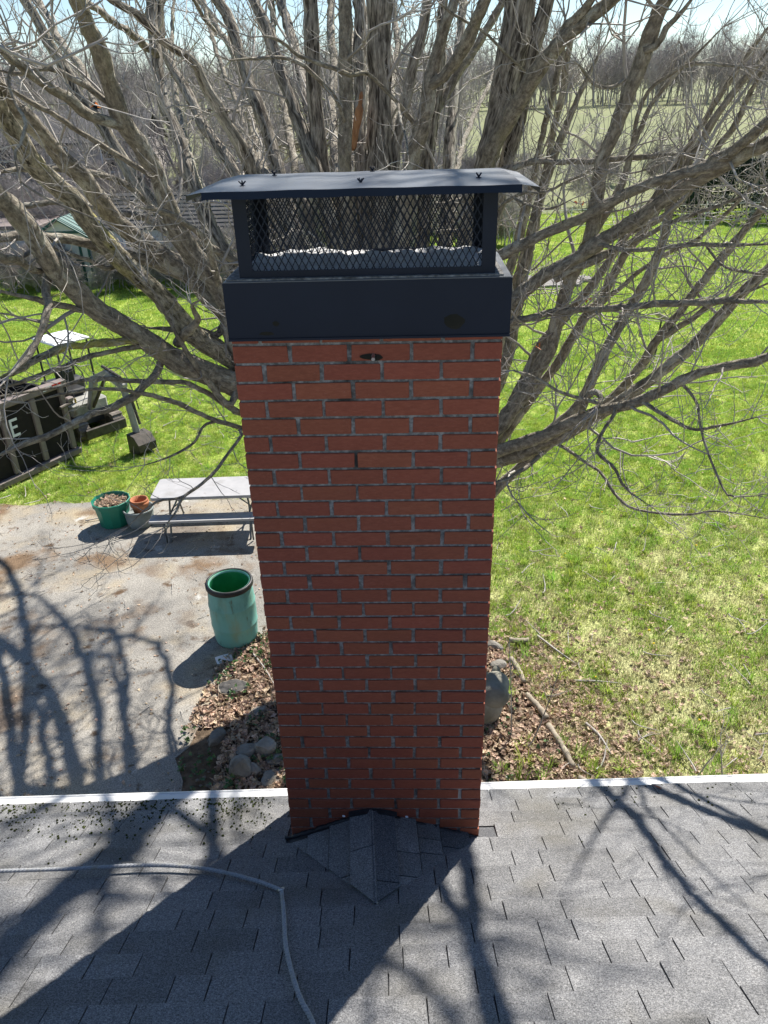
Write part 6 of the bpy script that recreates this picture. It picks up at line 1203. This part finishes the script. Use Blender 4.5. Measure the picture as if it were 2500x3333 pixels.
lsrc = [leafmesh(q, 'leaf', 0.25) for q in range(5)]
isrc = [leafmesh(20+q, 'ivy', 0.3) for q in range(3)]
def bedpts(n, cond):
    P = np.stack([RNG.uniform(-2.6, 5.5, n), RNG.uniform(1.6, 6.0, n), RNG.uniform(0.012, 0.05, n)], 1); return P[inside(P, BED) & cond(P)]
P = bedpts(42000, lambda P: (P[:, 0] > -1.9) | (P[:, 1] > 3.7)); P = P[RNG.uniform(0, 1, len(P)) < 0.8+0.3*patch(P[:, 0], P[:, 1], 2.0)]
scatter('leaf_litter', 'dead brown leaves covering the bed around the chimney', 'leaves', P, rotz(len(P), 0.55), uni(len(P), 0.022, 0.055), lsrc)
P = lawn_points(40000, 2.3, 6.5); dx = np.maximum(np.maximum(P[:, 0]-(2.1-0.2*(P[:, 1]-3)), 0), 0); k = 0.8*np.exp(-(dx/0.42)**1.1)*np.clip((6.2-P[:, 1])/2, 0, 1)*(P[:, 0] > 0); P = P[RNG.uniform(0, 1, len(P)) < k*1.0]; P[:, 2] += 0.03
scatter('stray_leaf_litter', 'dead leaves thinning out from the bed into the grass', 'leaves', P, rotz(len(P), 0.55), uni(len(P), 0.02, 0.05), lsrc)
P = lawn_points(16000, 2.3, 16); k = np.clip((8.5-P[:, 1])/6, 0.10, 1); P = P[RNG.uniform(0, 1, len(P)) < k]; P[:, 2] += 0.035
scatter('lawn_leaves', 'dead leaves scattered over the lawn', 'leaves', P, rotz(len(P), 0.5), uni(len(P), 0.02, 0.045), lsrc)
P = bedpts(9000, lambda P: (P[:, 0] < 0)); P = P[patch(P[:, 0], P[:, 1], 2.6, 0.7) > 0.02]; P[:, 2] += 0.04
Q = bedpts(2600, lambda P: (P[:, 0] > 0.4)); Q = Q[patch(Q[:, 0], Q[:, 1], 2.2, 2.7) > 0.2]; Q[:, 2] += 0.03; P = np.vstack([P, Q])
scatter('ivy', 'dark ivy leaves creeping through the leaf bed', 'ivy', P, rotz(len(P), 0.45), uni(len(P), 0.018, 0.04), isrc)
P = np.stack([RNG.uniform(-9, -1.2, 6000), RNG.uniform(2.2, 9.3, 6000), np.full(6000, ZD+0.006)], 1); P = P[inside(P, DRIVE)]; k = 0.14+0.75*np.clip(patch(P[:, 0], P[:, 1], 1.3, 1.0), 0, 1); P = P[RNG.uniform(0, 1, len(P)) < k]
scatter('driveway_leaves', 'bits of dead leaf strewn over the driveway', 'leaves', P, rotz(len(P), 0.25), uni(len(P), 0.008, 0.028), lsrc)
tsrc = []
for q in range(3):
    r = np.random.default_rng(q); P0, R0 = grow(np.zeros((1, 3)), np.array([[1.0, 0, 0.05]]), np.array([1.0]), np.array([0.03]), 7, 0.14, 0.0, r); v, f = tubes_np(P0, R0, 4); tsrc.append(bpy.data.objects.new('twig', fastmesh('twig', v, f, 'twig')))
P = np.stack([RNG.uniform(-9, -1.2, 420), RNG.uniform(2.4, 9.3, 420), np.full(420, ZD+0.008)], 1); P = P[inside(P, DRIVE)]
scatter('driveway_twigs', 'broken twigs strewn over the driveway', 'twigs', P, np.c_[np.zeros((len(P), 2)), RNG.uniform(0, 6.28, len(P))], uni(len(P), 0.05, 0.22), tsrc)
P = lawn_points(420, 2.6, 14); P[:, 2] += 0.05
scatter('lawn_twigs', 'broken twigs lying in the grass', 'twigs', P, np.c_[np.zeros((len(P), 2)), RNG.uniform(0, 6.28, len(P))], uni(len(P), 0.08, 0.4), tsrc)
P = np.stack([RNG.normal(-4.78, 0.14, 260), RNG.normal(8.42, 0.14, 260), np.full(260, ZD+0.41)], 1); P = P[np.hypot(P[:, 0]+4.78, P[:, 1]-8.42) < 0.26]
scatter('planter_leaves', 'dead leaves heaped in the green planter', 'leaves', P, rotz(len(P), 0.5), uni(len(P), 0.018, 0.04), lsrc)
fsrc = [MB().blob((0, 0, 0.5), (1, 1, 0.5), 0.2, 50, 1).build('bloom', 'yellow_flower', link=False)]
P = lawn_points(70, 2.8, 14); P[:, 2] += 0.05
scatter('dandelions', 'tiny yellow dandelions dotted in the lawn', 'flowers', P, rotz(len(P), 0.2), uni(len(P), 0.012, 0.022), fsrc)
